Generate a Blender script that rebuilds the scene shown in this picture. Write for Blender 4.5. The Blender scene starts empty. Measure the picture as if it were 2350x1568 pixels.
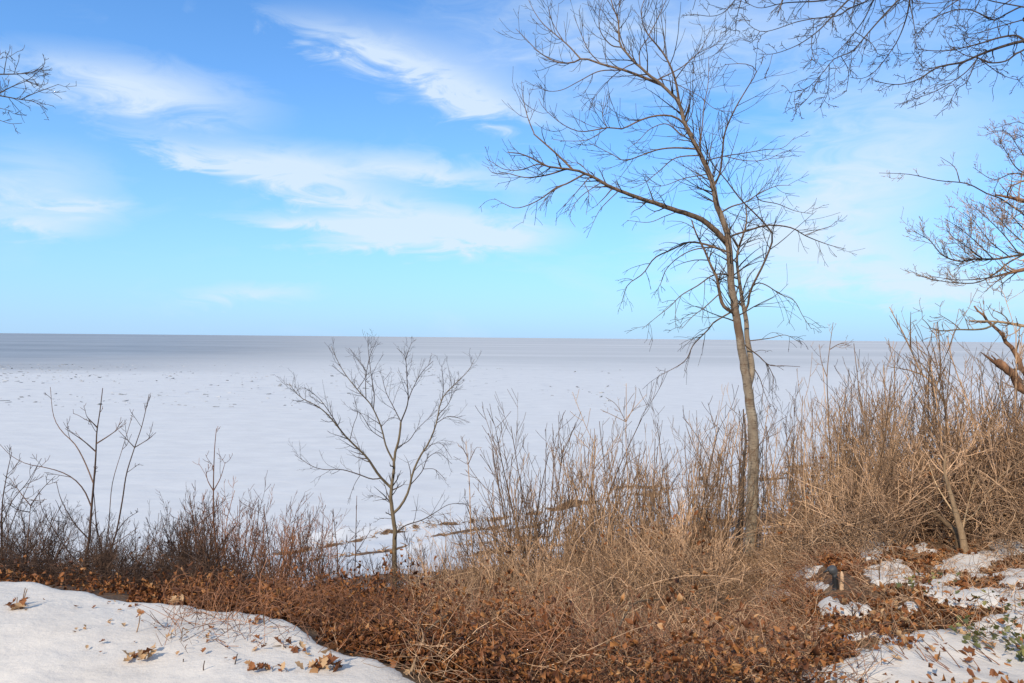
import bpy, math, random
import numpy as np
from mathutils import Matrix, Vector

random.seed(7)
RNG = np.random.default_rng(11)
SC = bpy.context.scene
COL = SC.collection

# ------------------------------------------------------------------ camera, world, sun, exposure
CZ = 12.0                                   # eye above the lake ice
W0, H0, FPX = 2350.0, 1568.0, 1697.0        # photo measuring frame (26 mm lens on 36 mm)
PITCH = math.radians(0.30)                  # looking slightly down
ROLL = math.radians(0.52)
F_ = Vector((0, math.cos(PITCH), -math.sin(PITCH)))
R_ = Vector((math.cos(ROLL), 0, math.sin(ROLL)))
R_ = (R_ - F_ * R_.dot(F_)).normalized()
U_ = R_.cross(F_)
cam_data = bpy.data.cameras.new('camera')
cam_data.lens = 26.0; cam_data.sensor_width = 36.0
cam_data.clip_start = 0.05; cam_data.clip_end = 120000
cam = bpy.data.objects.new('camera', cam_data); COL.objects.link(cam)
cam.matrix_world = Matrix(((R_.x, U_.x, -F_.x, 0), (R_.y, U_.y, -F_.y, 0), (R_.z, U_.z, -F_.z, CZ), (0, 0, 0, 1)))
SC.camera = cam

SUN_EL, SUN_AZ = 38.0, 207.0                # azimuth clockwise from +Y (the lake is north): behind the viewer, a bit to the left
SUN_STRENGTH, SKY_STRENGTH, EXPOSURE = 4.7, 0.13, 0.0
sd = Vector((math.sin(math.radians(SUN_AZ)) * math.cos(math.radians(SUN_EL)),
             math.cos(math.radians(SUN_AZ)) * math.cos(math.radians(SUN_EL)), math.sin(math.radians(SUN_EL))))
sun_data = bpy.data.lights.new('sun', 'SUN'); sun_data.energy = SUN_STRENGTH; sun_data.angle = math.radians(0.6)
sun_data.color = (1.0, 0.87, 0.69)
sun = bpy.data.objects.new('sun', sun_data); COL.objects.link(sun)
sun.rotation_euler = (-sd).to_track_quat('-Z', 'Y').to_euler(); sun.location = (0, -20, 40)

world = bpy.data.worlds.new('World'); SC.world = world; world.use_nodes = True
WT = world.node_tree; WT.nodes.clear()
def wn(t, **k):
    n = WT.nodes.new(t)
    for a, b in k.items(): setattr(n, a, b)
    return n
def wl(a, b): WT.links.new(a, b)
def wmath(op, a, b=None, c=None, clamp=False):
    n = wn('ShaderNodeMath', operation=op, use_clamp=clamp)
    for i, v in enumerate((a, b, c)):
        if v is None: continue
        if isinstance(v, (int, float)): n.inputs[i].default_value = v
        else: wl(v, n.inputs[i])
    return n.outputs[0]
def build_world():
    sky = wn('ShaderNodeTexSky', sky_type='NISHITA')
    sky.sun_disc = False; sky.sun_elevation = math.radians(SUN_EL); sky.sun_rotation = math.radians(SUN_AZ)
    sky.altitude = 150; sky.air_density = 1.0; sky.dust_density = 0.25; sky.ozone_density = 1.6
    tint = wn('ShaderNodeMix', data_type='RGBA', blend_type='MULTIPLY'); tint.inputs[0].default_value = 1.0
    wl(sky.outputs[0], tint.inputs[6]); tint.inputs[7].default_value = (0.55, 1.14, 1.70, 1)
    tc = wn('ShaderNodeTexCoord'); sep = wn('ShaderNodeSeparateXYZ'); wl(tc.outputs['Generated'], sep.inputs[0])
    az = wmath('ARCTAN2', sep.outputs[0], sep.outputs[1])
    el = wmath('ARCSINE', wmath('MAXIMUM', wmath('MINIMUM', sep.outputs[2], 1.0), -1.0))
    cmb = wn('ShaderNodeCombineXYZ'); wl(az, cmb.inputs[0]); wl(wmath('MULTIPLY', el, 3.2), cmb.inputs[1])
    cmb.inputs[2].default_value = 3.7
    # shear the streaks so that they fall a little to the east
    sh = wn('ShaderNodeMapping'); sh.inputs['Rotation'].default_value = (0, 0, math.radians(9)); wl(cmb.outputs[0], sh.inputs[0])
    nz = wn('ShaderNodeTexNoise'); nz.inputs['Scale'].default_value = 4.2; nz.inputs['Detail'].default_value = 9
    nz.inputs['Roughness'].default_value = 0.56; nz.inputs['Distortion'].default_value = 0.55; wl(sh.outputs[0], nz.inputs['Vector'])
    nf = wn('ShaderNodeTexNoise'); nf.inputs['Scale'].default_value = 11; nf.inputs['Detail'].default_value = 10
    nf.inputs['Roughness'].default_value = 0.6; nf.inputs['Distortion'].default_value = 0.9; wl(sh.outputs[0], nf.inputs['Vector'])
    # warp of az / el for ragged cloud borders
    waz = wmath('ADD', az, wmath('MULTIPLY', wmath('SUBTRACT', nf.outputs[0], 0.5), 0.16))
    wel = wmath('ADD', el, wmath('MULTIPLY', wmath('SUBTRACT', nf.outputs[0], 0.5), 0.055))
    dens = None
    # cloud banks: direction (photo measuring frame), half sizes, lean, strength
    for cx, cy, hx, hy, lean, k in CLOUDS:
        a0 = math.atan2(cx - 1175, FPX); e0 = math.atan2((776 - cy) * math.cos(a0), FPX)
        sx = hx / FPX * math.cos(a0) ** 2; sy = hy / FPX * math.cos(a0); s = math.tan(math.radians(lean))
        da = wmath('SUBTRACT', waz, a0)
        de = wmath('ADD', wmath('SUBTRACT', wel, e0), wmath('MULTIPLY', da, s))
        q = wmath('ADD', wmath('POWER', wmath('DIVIDE', da, sx), 2), wmath('POWER', wmath('DIVIDE', de, sy), 2))
        g = wmath('MULTIPLY', wmath('EXPONENT', wmath('MULTIPLY', q, -1.0)), k)
        dens = g if dens is None else wmath('ADD', dens, g)
    texd = wmath('ADD', -0.10, wmath('MULTIPLY', nf.outputs[0], 2.1))
    dens = wmath('MULTIPLY', wmath('MAXIMUM', wmath('SUBTRACT', wmath('MULTIPLY', dens, texd), 0.10), 0.0), 1.12)
    veil = wn('ShaderNodeMapRange'); wl(nz.outputs[0], veil.inputs[0])
    for i, v in ((1, 0.56), (2, 0.85), (3, 0.0), (4, 0.30)): veil.inputs[i].default_value = v
    # extra cloud added outside the view to whiten fill light and snow shadows
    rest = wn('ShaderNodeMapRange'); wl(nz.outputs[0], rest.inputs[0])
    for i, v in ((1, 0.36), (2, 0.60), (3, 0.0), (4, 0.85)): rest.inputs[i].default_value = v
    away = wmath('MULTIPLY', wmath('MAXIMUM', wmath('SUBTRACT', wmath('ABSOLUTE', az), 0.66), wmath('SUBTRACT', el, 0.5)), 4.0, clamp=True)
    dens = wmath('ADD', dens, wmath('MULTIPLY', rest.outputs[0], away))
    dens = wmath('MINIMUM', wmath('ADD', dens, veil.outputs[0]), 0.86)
    hz = wmath('MULTIPLY', wmath('EXPONENT', wmath('DIVIDE', wmath('MAXIMUM', el, 0.0), -0.19)), 0.93)      # clear cold air low over the ice
    low = wn('ShaderNodeMix', data_type='RGBA'); wl(hz, low.inputs[0]); wl(tint.outputs[2], low.inputs[6]); low.inputs[7].default_value = (3.5, 5.3, 7.6, 1)
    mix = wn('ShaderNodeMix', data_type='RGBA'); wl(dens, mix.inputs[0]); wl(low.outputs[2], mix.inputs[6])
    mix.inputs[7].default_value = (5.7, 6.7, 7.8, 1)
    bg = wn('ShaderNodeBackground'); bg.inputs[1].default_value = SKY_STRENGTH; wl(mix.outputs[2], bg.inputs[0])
    out = wn('ShaderNodeOutputWorld'); wl(bg.outputs[0], out.inputs[0])
CLOUDS = [(330, 215, 270, 62, 3, .85), (830, 115, 190, 34, 12, .5), (1000, 175, 250, 62, 18, .34), (1130, 250, 140, 34, 20, .5),
          (1300, 90, 420, 150, 0, .38), (1750, 60, 420, 120, 0, .30), (480, 370, 170, 26, 12, .45), (660, 385, 170, 34, 6, .75),
          (960, 395, 210, 34, 4, .85), (830, 462, 240, 38, 10, .7), (1010, 535, 220, 42, 0, 1.0), (760, 517, 190, 18, 2, .65),
          (830, 562, 140, 16, -2, .5), (1160, 550, 110, 30, 0, .5), (110, 430, 190, 90, 0, .50), (180, 487, 80, 18, 0, .6), (80, 520, 170, 26, 0, .5),
          (600, 675, 150, 26, -3, .55), (1650, 540, 190, 60, -6, .4), (1930, 480, 240, 140, -18, .70), (2030, 600, 200, 70, 12, .55),
          (2080, 260, 330, 150, 0, .36), (2200, 660, 210, 40, 6, .5), (1800, 640, 280, 34, 4, .35)]
build_world()
SC.view_settings.view_transform = 'Standard'; SC.view_settings.look = 'None'
SC.view_settings.exposure = EXPOSURE; SC.view_settings.gamma = 1.0; SC.view_settings.use_curve_mapping = False
SC.render.engine = 'CYCLES'

# ------------------------------------------------------------------ photo frame <-> place
def ray(px, py):
    v = F_ + R_ * ((px - W0 / 2) / FPX) - U_ * ((py - H0 / 2) / FPX)
    return v / v.y
def at(px, py, d):
    """the point that lies d metres north of the viewer in that direction"""
    v = ray(px, py); return np.array((v.x * d, d, CZ + v.z * d))
def project(X, Y, Z):
    z = Z - CZ
    f = X * F_.x + Y * F_.y + z * F_.z; r = X * R_.x + Y * R_.y + z * R_.z; u = X * U_.x + Y * U_.y + z * U_.z
    f = np.where(f < 0.05, 0.05, f)
    return W0 / 2 + FPX * r / f, H0 / 2 - FPX * u / f

# value noise
_LAT = np.random.default_rng(5).random((256, 256))
def vnoise(x, y):
    x = np.asarray(x, float); y = np.asarray(y, float)
    xi = np.floor(x).astype(int); yi = np.floor(y).astype(int); fx = x - xi; fy = y - yi
    fx = fx * fx * (3 - 2 * fx); fy = fy * fy * (3 - 2 * fy)
    a = _LAT[xi % 256, yi % 256]; b = _LAT[(xi + 1) % 256, yi % 256]; c = _LAT[xi % 256, (yi + 1) % 256]; d = _LAT[(xi + 1) % 256, (yi + 1) % 256]
    return (a * (1 - fx) + b * fx) * (1 - fy) + (c * (1 - fx) + d * fx) * fy
def fbm(x, y, o=4):
    s = 0; a = 0.5; t = 0
    for i in range(o):
        s = s + a * vnoise(x * 2 ** i + 17.3 * i, y * 2 ** i + 9.1 * i); t += a; a *= 0.5
    return s / t
def sstep(a, b, x):
    t = np.clip((x - a) / (b - a), 0, 1); return t * t * (3 - 2 * t)

EX = [-40, -12, -3.56, -2.47, -1.70, -1.12, -0.70, -0.38, -0.12, 0.1, .7, 1.3, 2, 3, 5, 8, 20, 60]
EY = [7.5, 6.2, 5.15, 4.82, 4.55, 4.22, 3.95, 3.66, 3.35, 3.2, 3.0, 3.2, 4.5, 7, 9, 10, 12, 14]
def edge(x): return np.interp(x, EX, EY) + 0.26 * (fbm(np.asarray(x) * 2.0 + 3, np.zeros_like(np.asarray(x, float)), 4) - .5)
def shore(x): return 55 + 0.62 * np.clip(np.asarray(x, float), -28, 150) + 5 * (fbm(np.asarray(x, float) * .06, np.zeros_like(np.asarray(x, float)) + 4) - .5)
def ground(x, y):
    x = np.asarray(x, float); y = np.asarray(y, float)
    e = edge(x); s = shore(x)
    u = np.clip((y - e) / (s - e), 0, 1.0)
    prof = 1 - (1 - u) ** 1.9
    # rounded lip
    t = y - e
    lip = 0.05 * np.exp(-(t / 0.45) ** 2)
    terr = sstep(1.2, 3.0, x) * 0.075 * np.clip(y - 3.5, 0, 6)
    z = CZ - 1.70 - lip - terr - (CZ - 1.70 - terr) * prof
    z = z - 0.03 * np.clip(y - s, 0, 60)
    far = sstep(0.0, 2.5, y - e)
    z = z + far * (0.35 * (fbm(x * .35, y * .35) - .5) + 0.10 * (fbm(x * 1.6, y * 1.6) - .5)) * (1 - sstep(.8, 1, u))
    z = z + 0.10 * (fbm(x * .9 + 5, y * .9) - .5) + 0.034 * (fbm(x * 3.1, y * 3.1 + 7) - .5) + .012 * (fbm(x * 9 + 2, y * 9) - .5)
    z = z + sstep(1.0, 2.2, x) * sstep(3.0, 4.0, y) * (1 - far) * .22 * (fbm(x * 1.5 + 11, y * 1.5) - .5)
    # debris berms along the shore
    k = s - y
    for off, w, h in ((3.5, .8, .55), (8.0, 1.2, .5), (13.0, 1.4, .6)):
        z = z + h * np.exp(-((k - off - 4 * (fbm(x * .12 + off, y * 0) - .5)) / w) ** 2) * sstep(.35, .6, fbm(x * .15 + 2 * off, y * .02, 2)) * (.5 + .9 * fbm(x * .8, y * .8))
    return z
def g1(x, y): return float(ground(np.array([x]), np.array([y]))[0])
def hit(px, py):
    """where the sight line meets the ground"""
    v = ray(px, py); d = np.arange(1.5, 70, 0.02)
    z = CZ + v.z * d; gz = ground(v.x * d, d); k = np.argmax(z <= gz)
    if z[k] > gz[k]: k = len(d) - 1
    return np.array((v.x * d[k], d[k], gz[k]))

# ------------------------------------------------------------------ materials
MATS = {}
def mat(name):
    m = bpy.data.materials.new(name); m.use_nodes = True; MATS[name] = m
    nt = m.node_tree; b = nt.nodes['Principled BSDF']
    return m, nt, b
def N(nt, t, **k):
    n = nt.nodes.new(t)
    for a, b in k.items(): setattr(n, a, b)
    return n
def ramp(nt, fac, stops):
    r = N(nt, 'ShaderNodeValToRGB'); el = r.color_ramp.elements
    while len(el) < len(stops): el.new(0.5)
    for e, (p, c) in zip(el, stops): e.position = p; e.color = (*c, 1)
    nt.links.new(fac, r.inputs[0]); return r.outputs[0]
def noise(nt, scale, detail=4, rough=.55, vec=None, stretch=None, dist=0):
    if vec is None:
        tc = N(nt, 'ShaderNodeTexCoord'); vec = tc.outputs['Object']
    if stretch:
        mp = N(nt, 'ShaderNodeMapping'); mp.inputs['Scale'].default_value = stretch; nt.links.new(vec, mp.inputs[0]); vec = mp.outputs[0]
    n = N(nt, 'ShaderNodeTexNoise'); n.inputs['Scale'].default_value = scale; n.inputs['Detail'].default_value = detail
    n.inputs['Roughness'].default_value = rough; n.inputs['Distortion'].default_value = dist
    nt.links.new(vec, n.inputs['Vector']); return n.outputs[0]
def mixc(nt, f, a, b, mode='MIX'):
    m = N(nt, 'ShaderNodeMix', data_type='RGBA', blend_type=mode)
    for i, v in ((0, f), (6, a), (7, b)):
        if hasattr(v, 'is_linked') or hasattr(v, 'links'): nt.links.new(v, m.inputs[i])
        elif isinstance(v, tuple): m.inputs[i].default_value = (*v, 1)
        else: m.inputs[i].default_value = v
    return m.outputs[2]
def bump(nt, b, h, dist, strength=1.0):
    n = N(nt, 'ShaderNodeBump'); n.inputs['Distance'].default_value = dist; n.inputs['Strength'].default_value = strength
    nt.links.new(h, n.inputs['Height']); nt.links.new(n.outputs[0], b.inputs['Normal'])
def bark(name, c1, c2, scale=30, rough=.85, stretch=(1, 1, .35), bd=.004):
    m, nt, b = mat(name)
    n = noise(nt, scale, 5, .65, stretch=stretch)
    c = ramp(nt, n, [(.32, c1), (.68, c2)])
    at_ = N(nt, 'ShaderNodeAttribute', attribute_name='tint')
    t = ramp(nt, at_.outputs['Fac'], [(0, (.30, .27, .25)), (.5, (.85, .82, .8)), (1, (1.65, 1.6, 1.52))])
    c = mixc(nt, 1.0, c, t, 'MULTIPLY')
    nt.links.new(c, b.inputs['Base Color']); b.inputs['Roughness'].default_value = rough; b.inputs['Specular IOR Level'].default_value = .25
    bump(nt, b, n, bd); return m
bark('bark_limb', (.075, .048, .032), (.22, .15, .10), 26)
bark('twig_dark', (.045, .036, .032), (.10, .078, .066), 40)
bark('twig_hero', (.045, .034, .027), (.105, .078, .058), 40)
bark('stem_black', (.042, .026, .019), (.14, .085, .058), 40)
bark('stem_red', (.135, .058, .034), (.35, .18, .10), 40)
bark('stem_tan', (.23, .135, .078), (.55, .37, .235), 40)
bark('stem_brown', (.165, .10, .06), (.43, .285, .17), 40)
bark('bark_young', (.11, .085, .055), (.23, .185, .12), 30)
bark('bark_snag', (.10, .05, .03), (.36, .20, .11), 22, stretch=(1, 1, .2), bd=.01)
bark('bark_pale', (.22, .15, .09), (.46, .33, .20), 22)
bark('bark_dark_rough', (.05, .04, .034), (.14, .11, .09), 18, bd=.012)
def trunk_mat():
    m, nt, b = mat('bark_trunk')
    tc = N(nt, 'ShaderNodeTexCoord')
    n = noise(nt, 9, 6, .6, tc.outputs['Object'], (1, 1, .5))
    c = ramp(nt, n, [(.3, (.17, .13, .095)), (.55, (.30, .245, .18)), (.75, (.40, .34, .26))])
    l = noise(nt, 30, 3, .6, tc.outputs['Object'], (.35, .35, 2.2))           # dark lenticel bands
    lm = ramp(nt, l, [(.56, (0, 0, 0)), (.66, (.9, .9, .9))])
    c = mixc(nt, lm, c, (.085, .06, .045))
    p = noise(nt, 3.1, 5, .7, tc.outputs['Object'], (1, 1, .8))
    pm = ramp(nt, p, [(.53, (0, 0, 0)), (.62, (.85, .85, .85))])
    c = mixc(nt, pm, c, (.16, .10, .062))
    s = N(nt, 'ShaderNodeSeparateXYZ'); nt.links.new(tc.outputs['Object'], s.inputs[0])
    mr = N(nt, 'ShaderNodeMapRange'); nt.links.new(s.outputs[2], mr.inputs[0])
    for i, v in ((1, 2.6), (2, 5.2), (3, 0), (4, .75)): mr.inputs[i].default_value = v
    up = ramp(nt, n, [(.3, (.08, .05, .033)), (.7, (.22, .145, .095))])          # the younger bark higher up is browner
    c = mixc(nt, mr.outputs[0], c, up)
    nt.links.new(c, b.inputs['Base Color']); b.inputs['Roughness'].default_value = .8; b.inputs['Specular IOR Level'].default_value = .25
    bump(nt, b, l, .004)
trunk_mat()
def leaf_mat():
    m, nt, b = mat('dead_leaf')
    at_ = N(nt, 'ShaderNodeAttribute', attribute_name='tint')
    c = ramp(nt, at_.outputs['Fac'], [(0, (.085, .034, .018)), (.25, (.22, .078, .026)), (.5, (.33, .125, .038)), (.75, (.46, .21, .07)), (1, (.60, .42, .24))])
    n = noise(nt, 60, 3)
    c = mixc(nt, .45, c, ramp(nt, n, [(.3, (.4, .35, .3)), (.7, (1, 1, 1))]), 'MULTIPLY')
    nt.links.new(c, b.inputs['Base Color']); b.inputs['Roughness'].default_value = .6; b.inputs['Specular IOR Level'].default_value = .35
    tr = N(nt, 'ShaderNodeBsdfTranslucent'); nt.links.new(c, tr.inputs[0])
    ms = N(nt, 'ShaderNodeMixShader'); ms.inputs[0].default_value = .25
    nt.links.new(b.outputs[0], ms.inputs[1]); nt.links.new(tr.outputs[0], ms.inputs[2])
    nt.links.new(ms.outputs[0], nt.nodes['Material Output'].inputs[0])
leaf_mat()
def green_mat():
    m, nt, b = mat('green_leaf')
    at_ = N(nt, 'ShaderNodeAttribute', attribute_name='tint')
    c = ramp(nt, at_.outputs['Fac'], [(0, (.035, .04, .010)), (.6, (.10, .10, .022)), (1, (.20, .18, .05))])
    nt.links.new(c, b.inputs['Base Color']); b.inputs['Roughness'].default_value = .5
green_mat()
def plain(name, c, rough=.6, spec=.4):
    m, nt, b = mat(name); n = noise(nt, 35, 3)
    cc = mixc(nt, .35, c, ramp(nt, n, [(.3, (.6, .6, .6)), (.7, (1.2, 1.2, 1.2))]), 'MULTIPLY')
    nt.links.new(cc, b.inputs['Base Color']); b.inputs['Roughness'].default_value = rough; b.inputs['Specular IOR Level'].default_value = spec
plain('lamp_grey', (.055, .056, .058), .6); plain('lamp_black', (.015, .015, .016), .5); plain('raw_wood', (.50, .33, .20), .8)
def ground_mat():
    m, nt, b = mat('ground_cover')
    at_ = N(nt, 'ShaderNodeAttribute', attribute_name='snow')
    tc = N(nt, 'ShaderNodeTexCoord')
    n1 = noise(nt, 38, 5, .65, tc.outputs['Object']); n2 = noise(nt, 2.2, 4, .6, tc.outputs['Object'])
    soil = ramp(nt, n1, [(.3, (.03, .016, .010)), (.5, (.085, .043, .021)), (.62, (.18, .095, .045)), (.75, (.27, .16, .09))])
    soil = mixc(nt, ramp(nt, n2, [(.35, (0, 0, 0)), (.65, (.6, .6, .6))]), soil, (.17, .12, .075))
    ns = noise(nt, 1.6, 5, .55, tc.outputs['Object'])
    snow = ramp(nt, ns, [(.28, (.47, .43, .385)), (.42, (.54, .495, .445)), (.7, (.615, .57, .515))])
    # crumbly border: fine noise on the snow amount
    add = N(nt, 'ShaderNodeMath', operation='MULTIPLY_ADD'); nt.links.new(n1, add.inputs[0]); add.inputs[1].default_value = .5
    sub = N(nt, 'ShaderNodeMath', operation='SUBTRACT'); nt.links.new(at_.outputs['Fac'], sub.inputs[0]); sub.inputs[1].default_value = .25
    nt.links.new(sub.outputs[0], add.inputs[2])
    f = ramp(nt, add.outputs[0], [(.44, (0, 0, 0)), (.54, (1, 1, 1))])
    sp = N(nt, 'ShaderNodeSeparateXYZ'); nt.links.new(tc.outputs['Object'], sp.inputs[0]); fr = N(nt, 'ShaderNodeMapRange'); nt.links.new(sp.outputs[1], fr.inputs[0])
    for i, v in ((1, 16), (2, 30), (3, 0), (4, 1)): fr.inputs[i].default_value = v
    snow = mixc(nt, fr.outputs[0], snow, (.50, .515, .54))            # the drifted beach snow is the same clean snow as on the ice
    c = mixc(nt, f, soil, snow)
    nt.links.new(c, b.inputs['Base Color']); b.inputs['Roughness'].default_value = .75; b.inputs['Specular IOR Level'].default_value = .2
    fine = noise(nt, 16, 6, .6, tc.outputs['Object'])
    pit = noise(nt, 7, 4, .6, tc.outputs['Object']); hh = N(nt, 'ShaderNodeMath', operation='MULTIPLY_ADD'); nt.links.new(pit, hh.inputs[0]); hh.inputs[1].default_value = 1.6; nt.links.new(fine, hh.inputs[2])
    bump(nt, b, hh.outputs[0], .016, .5)
ground_mat()
def ice_mat():
    m, nt, b = mat('frozen_lake')
    g = N(nt, 'ShaderNodeNewGeometry'); pos = g.outputs['Position']
    s = N(nt, 'ShaderNodeSeparateXYZ'); nt.links.new(pos, s.inputs[0])
    def mth(op, a, b2=None, c2=None, clamp=False):
        n = N(nt, 'ShaderNodeMath', operation=op, use_clamp=clamp)
        for i, v in enumerate((a, b2, c2)):
            if v is None: continue
            if isinstance(v, (int, float)): n.inputs[i].default_value = v
            else: nt.links.new(v, n.inputs[i])
        return n.outputs[0]
    def mrange(v, a, b_, c, d):
        n = N(nt, 'ShaderNodeMapRange'); nt.links.new(v, n.inputs[0])
        for i, q in ((1, a), (2, b_), (3, c), (4, d)): n.inputs[i].default_value = q
        n.interpolation_type = 'SMOOTHSTEP'; return n.outputs[0]
    big = noise(nt, .006, 5, .6, pos, (1, 1, 1)); mid = noise(nt, .05, 5, .6, pos, (.35, 1, 1)); fin = noise(nt, .5, 5, .65, pos, (.5, 1, 1))
    sx, sy = s.outputs[0], s.outputs[1]
    # bare ice west of a line that runs out from the bay
    dist = mth('ADD', mth('MULTIPLY', mth('ADD', sx, 161), .976), mth('MULTIPLY', mth('ADD', sy, -228), -.217))
    dist = mth('ADD', dist, mth('MULTIPLY', mth('SUBTRACT', big, .5), 110))
    dist = mth('ADD', dist, mth('MULTIPLY', mth('SUBTRACT', mid, .5), 60))
    west = mrange(mth('ADD', dist, mth('MULTIPLY', sy, .02)), 150, -150, 0, 1)
    near = mrange(mth('ADD', sy, mth('MULTIPLY', mth('SUBTRACT', mid, .5), 60)), 215, 250, 0, 1)
    bare = mth('MULTIPLY', mth('MULTIPLY', west, near), mrange(mth('DIVIDE', sx, mth('MAXIMUM', sy, 1)), -.02, -.55, .10, 1))
    # far out the wind has thinned the snow in long streaks
    far = mrange(mth('ADD', sy, mth('MULTIPLY', mth('SUBTRACT', mid, .5), 260)), 190, 480, 0, 1)
    st = noise(nt, .0042, 6, .62, pos, (.22, 1, 1))
    thin = mth('MULTIPLY', far, mrange(st, .36, .62, .12, .85))
    snow = ramp(nt, fin, [(.3, (.455, .47, .495)), (.7, (.525, .54, .56))])
    ice = ramp(nt, mid, [(.25, (.075, .078, .082)), (.5, (.12, .123, .127)), (.75, (.26, .26, .26))])
    grey = ramp(nt, st, [(.3, (.19, .21, .23)), (.7, (.40, .42, .445))])
    c = mixc(nt, thin, snow, grey)
    line = mrange(noise(nt, .0016, 4, .6, pos, (.12, 1, 1)), .60, .66, 0, .8)
    c = mixc(nt, mth('MULTIPLY', line, mrange(sy, 900, 2200, 0, 1)), c, (.17, .17, .19))
    c = mixc(nt, mth('MULTIPLY', bare, mrange(st, .3, .68, .95, .35)), c, ice)
    # pitted, broken belt in front of the bare ice
    pit = mrange(noise(nt, .34, 4, .6, pos, (.55, 1, 1)), .60, .68, 0, 1)
    pz = mth('MULTIPLY', mrange(mth('ADD', sy, mth('MULTIPLY', sx, .10)), 95, 165, 0, 1), mrange(sy, 330, 500, 1, 0))
    pz = mth('MULTIPLY', pz, mrange(mth('ADD', sx, mth('MULTIPLY', sy, -.12)), 60, -60, .12, .8))
    c = mixc(nt, mth('MULTIPLY', pit, pz), c, (.30, .33, .38))
    nt.links.new(c, b.inputs['Base Color'])
    nt.links.new(mth('SUBTRACT', .75, mth('MULTIPLY', bare, .32)), b.inputs['Roughness']); b.inputs['Specular IOR Level'].default_value = .3
    bump(nt, b, noise(nt, .16, 6, .62, pos, (.4, 1, 1)), .5, .6)
ice_mat()
def slab_mat():
    m, nt, b = mat('ice_slab'); at_ = N(nt, 'ShaderNodeAttribute', attribute_name='tint')
    nt.links.new(ramp(nt, at_.outputs['Fac'], [(0, (.16, .17, .18)), (.6, (.33, .335, .34)), (1, (.56, .55, .54))]), b.inputs['Base Color'])
    b.inputs['Roughness'].default_value = .85
slab_mat()

# ------------------------------------------------------------------ object helpers
def tag(o, label=None, cat=None, group=None, kind=None):
    if label: o['label'] = label
    if cat: o['category'] = cat
    if group: o['group'] = group
    if kind: o['kind'] = kind
    return o
def mesh_of(name, V, Fc, material, tint=None, smooth=True, attr='tint'):
    V = np.asarray(V, np.float32).reshape(-1, 3); Fc = np.asarray(Fc, np.int32); k = Fc.shape[1]
    me = bpy.data.meshes.new(name)
    me.vertices.add(len(V)); me.vertices.foreach_set('co', V.ravel())
    me.loops.add(Fc.size); me.loops.foreach_set('vertex_index', Fc.ravel())
    me.polygons.add(len(Fc)); me.polygons.foreach_set('loop_start', np.arange(0, Fc.size, k, dtype=np.int32))
    me.polygons.foreach_set('loop_total', np.full(len(Fc), k, np.int32))
    me.polygons.foreach_set('use_smooth', np.full(len(Fc), smooth))
    if tint is not None:
        a = me.attributes.new(attr, 'FLOAT', 'POINT'); a.data.foreach_set('value', np.asarray(tint, np.float32))
    me.update(calc_edges=True); me.materials.append(MATS[material]); return me
def link(name, me, parent=None, loc=None, rot=None, scale=None):
    o = bpy.data.objects.new(name, me); COL.objects.link(o)
    if parent is not None: o.parent = parent
    if loc is not None: o.location = [float(v) for v in loc]
    if rot is not None: o.rotation_euler = rot
    if scale is not None: o.scale = scale
    return o
def empty(name, loc): 
    o = link(name, None, None, loc); o.empty_display_size = .1; return o
def nrm(v): return v / np.maximum(np.linalg.norm(v, axis=-1, keepdims=True), 1e-9)

class TB:
    """collects tapered tubes"""
    def __init__(s): s.V = []; s.F = []; s.T = []; s.n = 0
    def add(s, P, R, sides=5, tint=None, cap=False):
        P = np.asarray(P, float); R = np.asarray(R, float)
        if P.ndim == 2: P = P[None]; R = R[None]
        n, k, _ = P.shape
        if n == 0: return s
        t = nrm(np.gradient(P, axis=1))
        ref = np.zeros((n, 1, 3)); m = nrm(P[:, -1] - P[:, 0]); flat = np.abs(m[:, 2]) > .8
        ref[flat, 0] = (1, .13, 0); ref[~flat, 0] = (0.11, .07, 1)
        u = nrm(np.cross(t, ref)); v = np.cross(t, u)
        a = np.arange(sides) * 2 * math.pi / sides
        ring = P[:, :, None] + R[:, :, None, None] * (np.cos(a)[:, None] * u[:, :, None] + np.sin(a)[:, None] * v[:, :, None])
        s.V.append(ring.reshape(-1, 3))
        i = np.arange(n)[:, None, None] * k * sides + np.arange(k - 1)[None, :, None] * sides; j = np.arange(sides)[None, None]
        j2 = (j + 1) % sides
        q = np.stack((i + j, i + j2, i + sides + j2, i + sides + j), -1).reshape(-1, 4) + s.n
        s.F.append(q)
        if cap:
            for end in (0, k - 1):
                b0 = end * sides
                for c in range(1, sides - 2, 2):
                    s.F.append(np.array([[b0, b0 + c, b0 + c + 1, b0 + (c + 2) % sides]]) + s.n)
        s.n += n * k * sides
        if tint is None: tint = RNG.random(n)
        s.T.append(np.repeat(np.broadcast_to(tint, (n,)), k * sides)); return s
    def mesh(s, name, material, org=(0, 0, 0)):
        return mesh_of(name, np.concatenate(s.V) - np.asarray(org, float), np.concatenate(s.F), material, np.concatenate(s.T))

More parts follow.
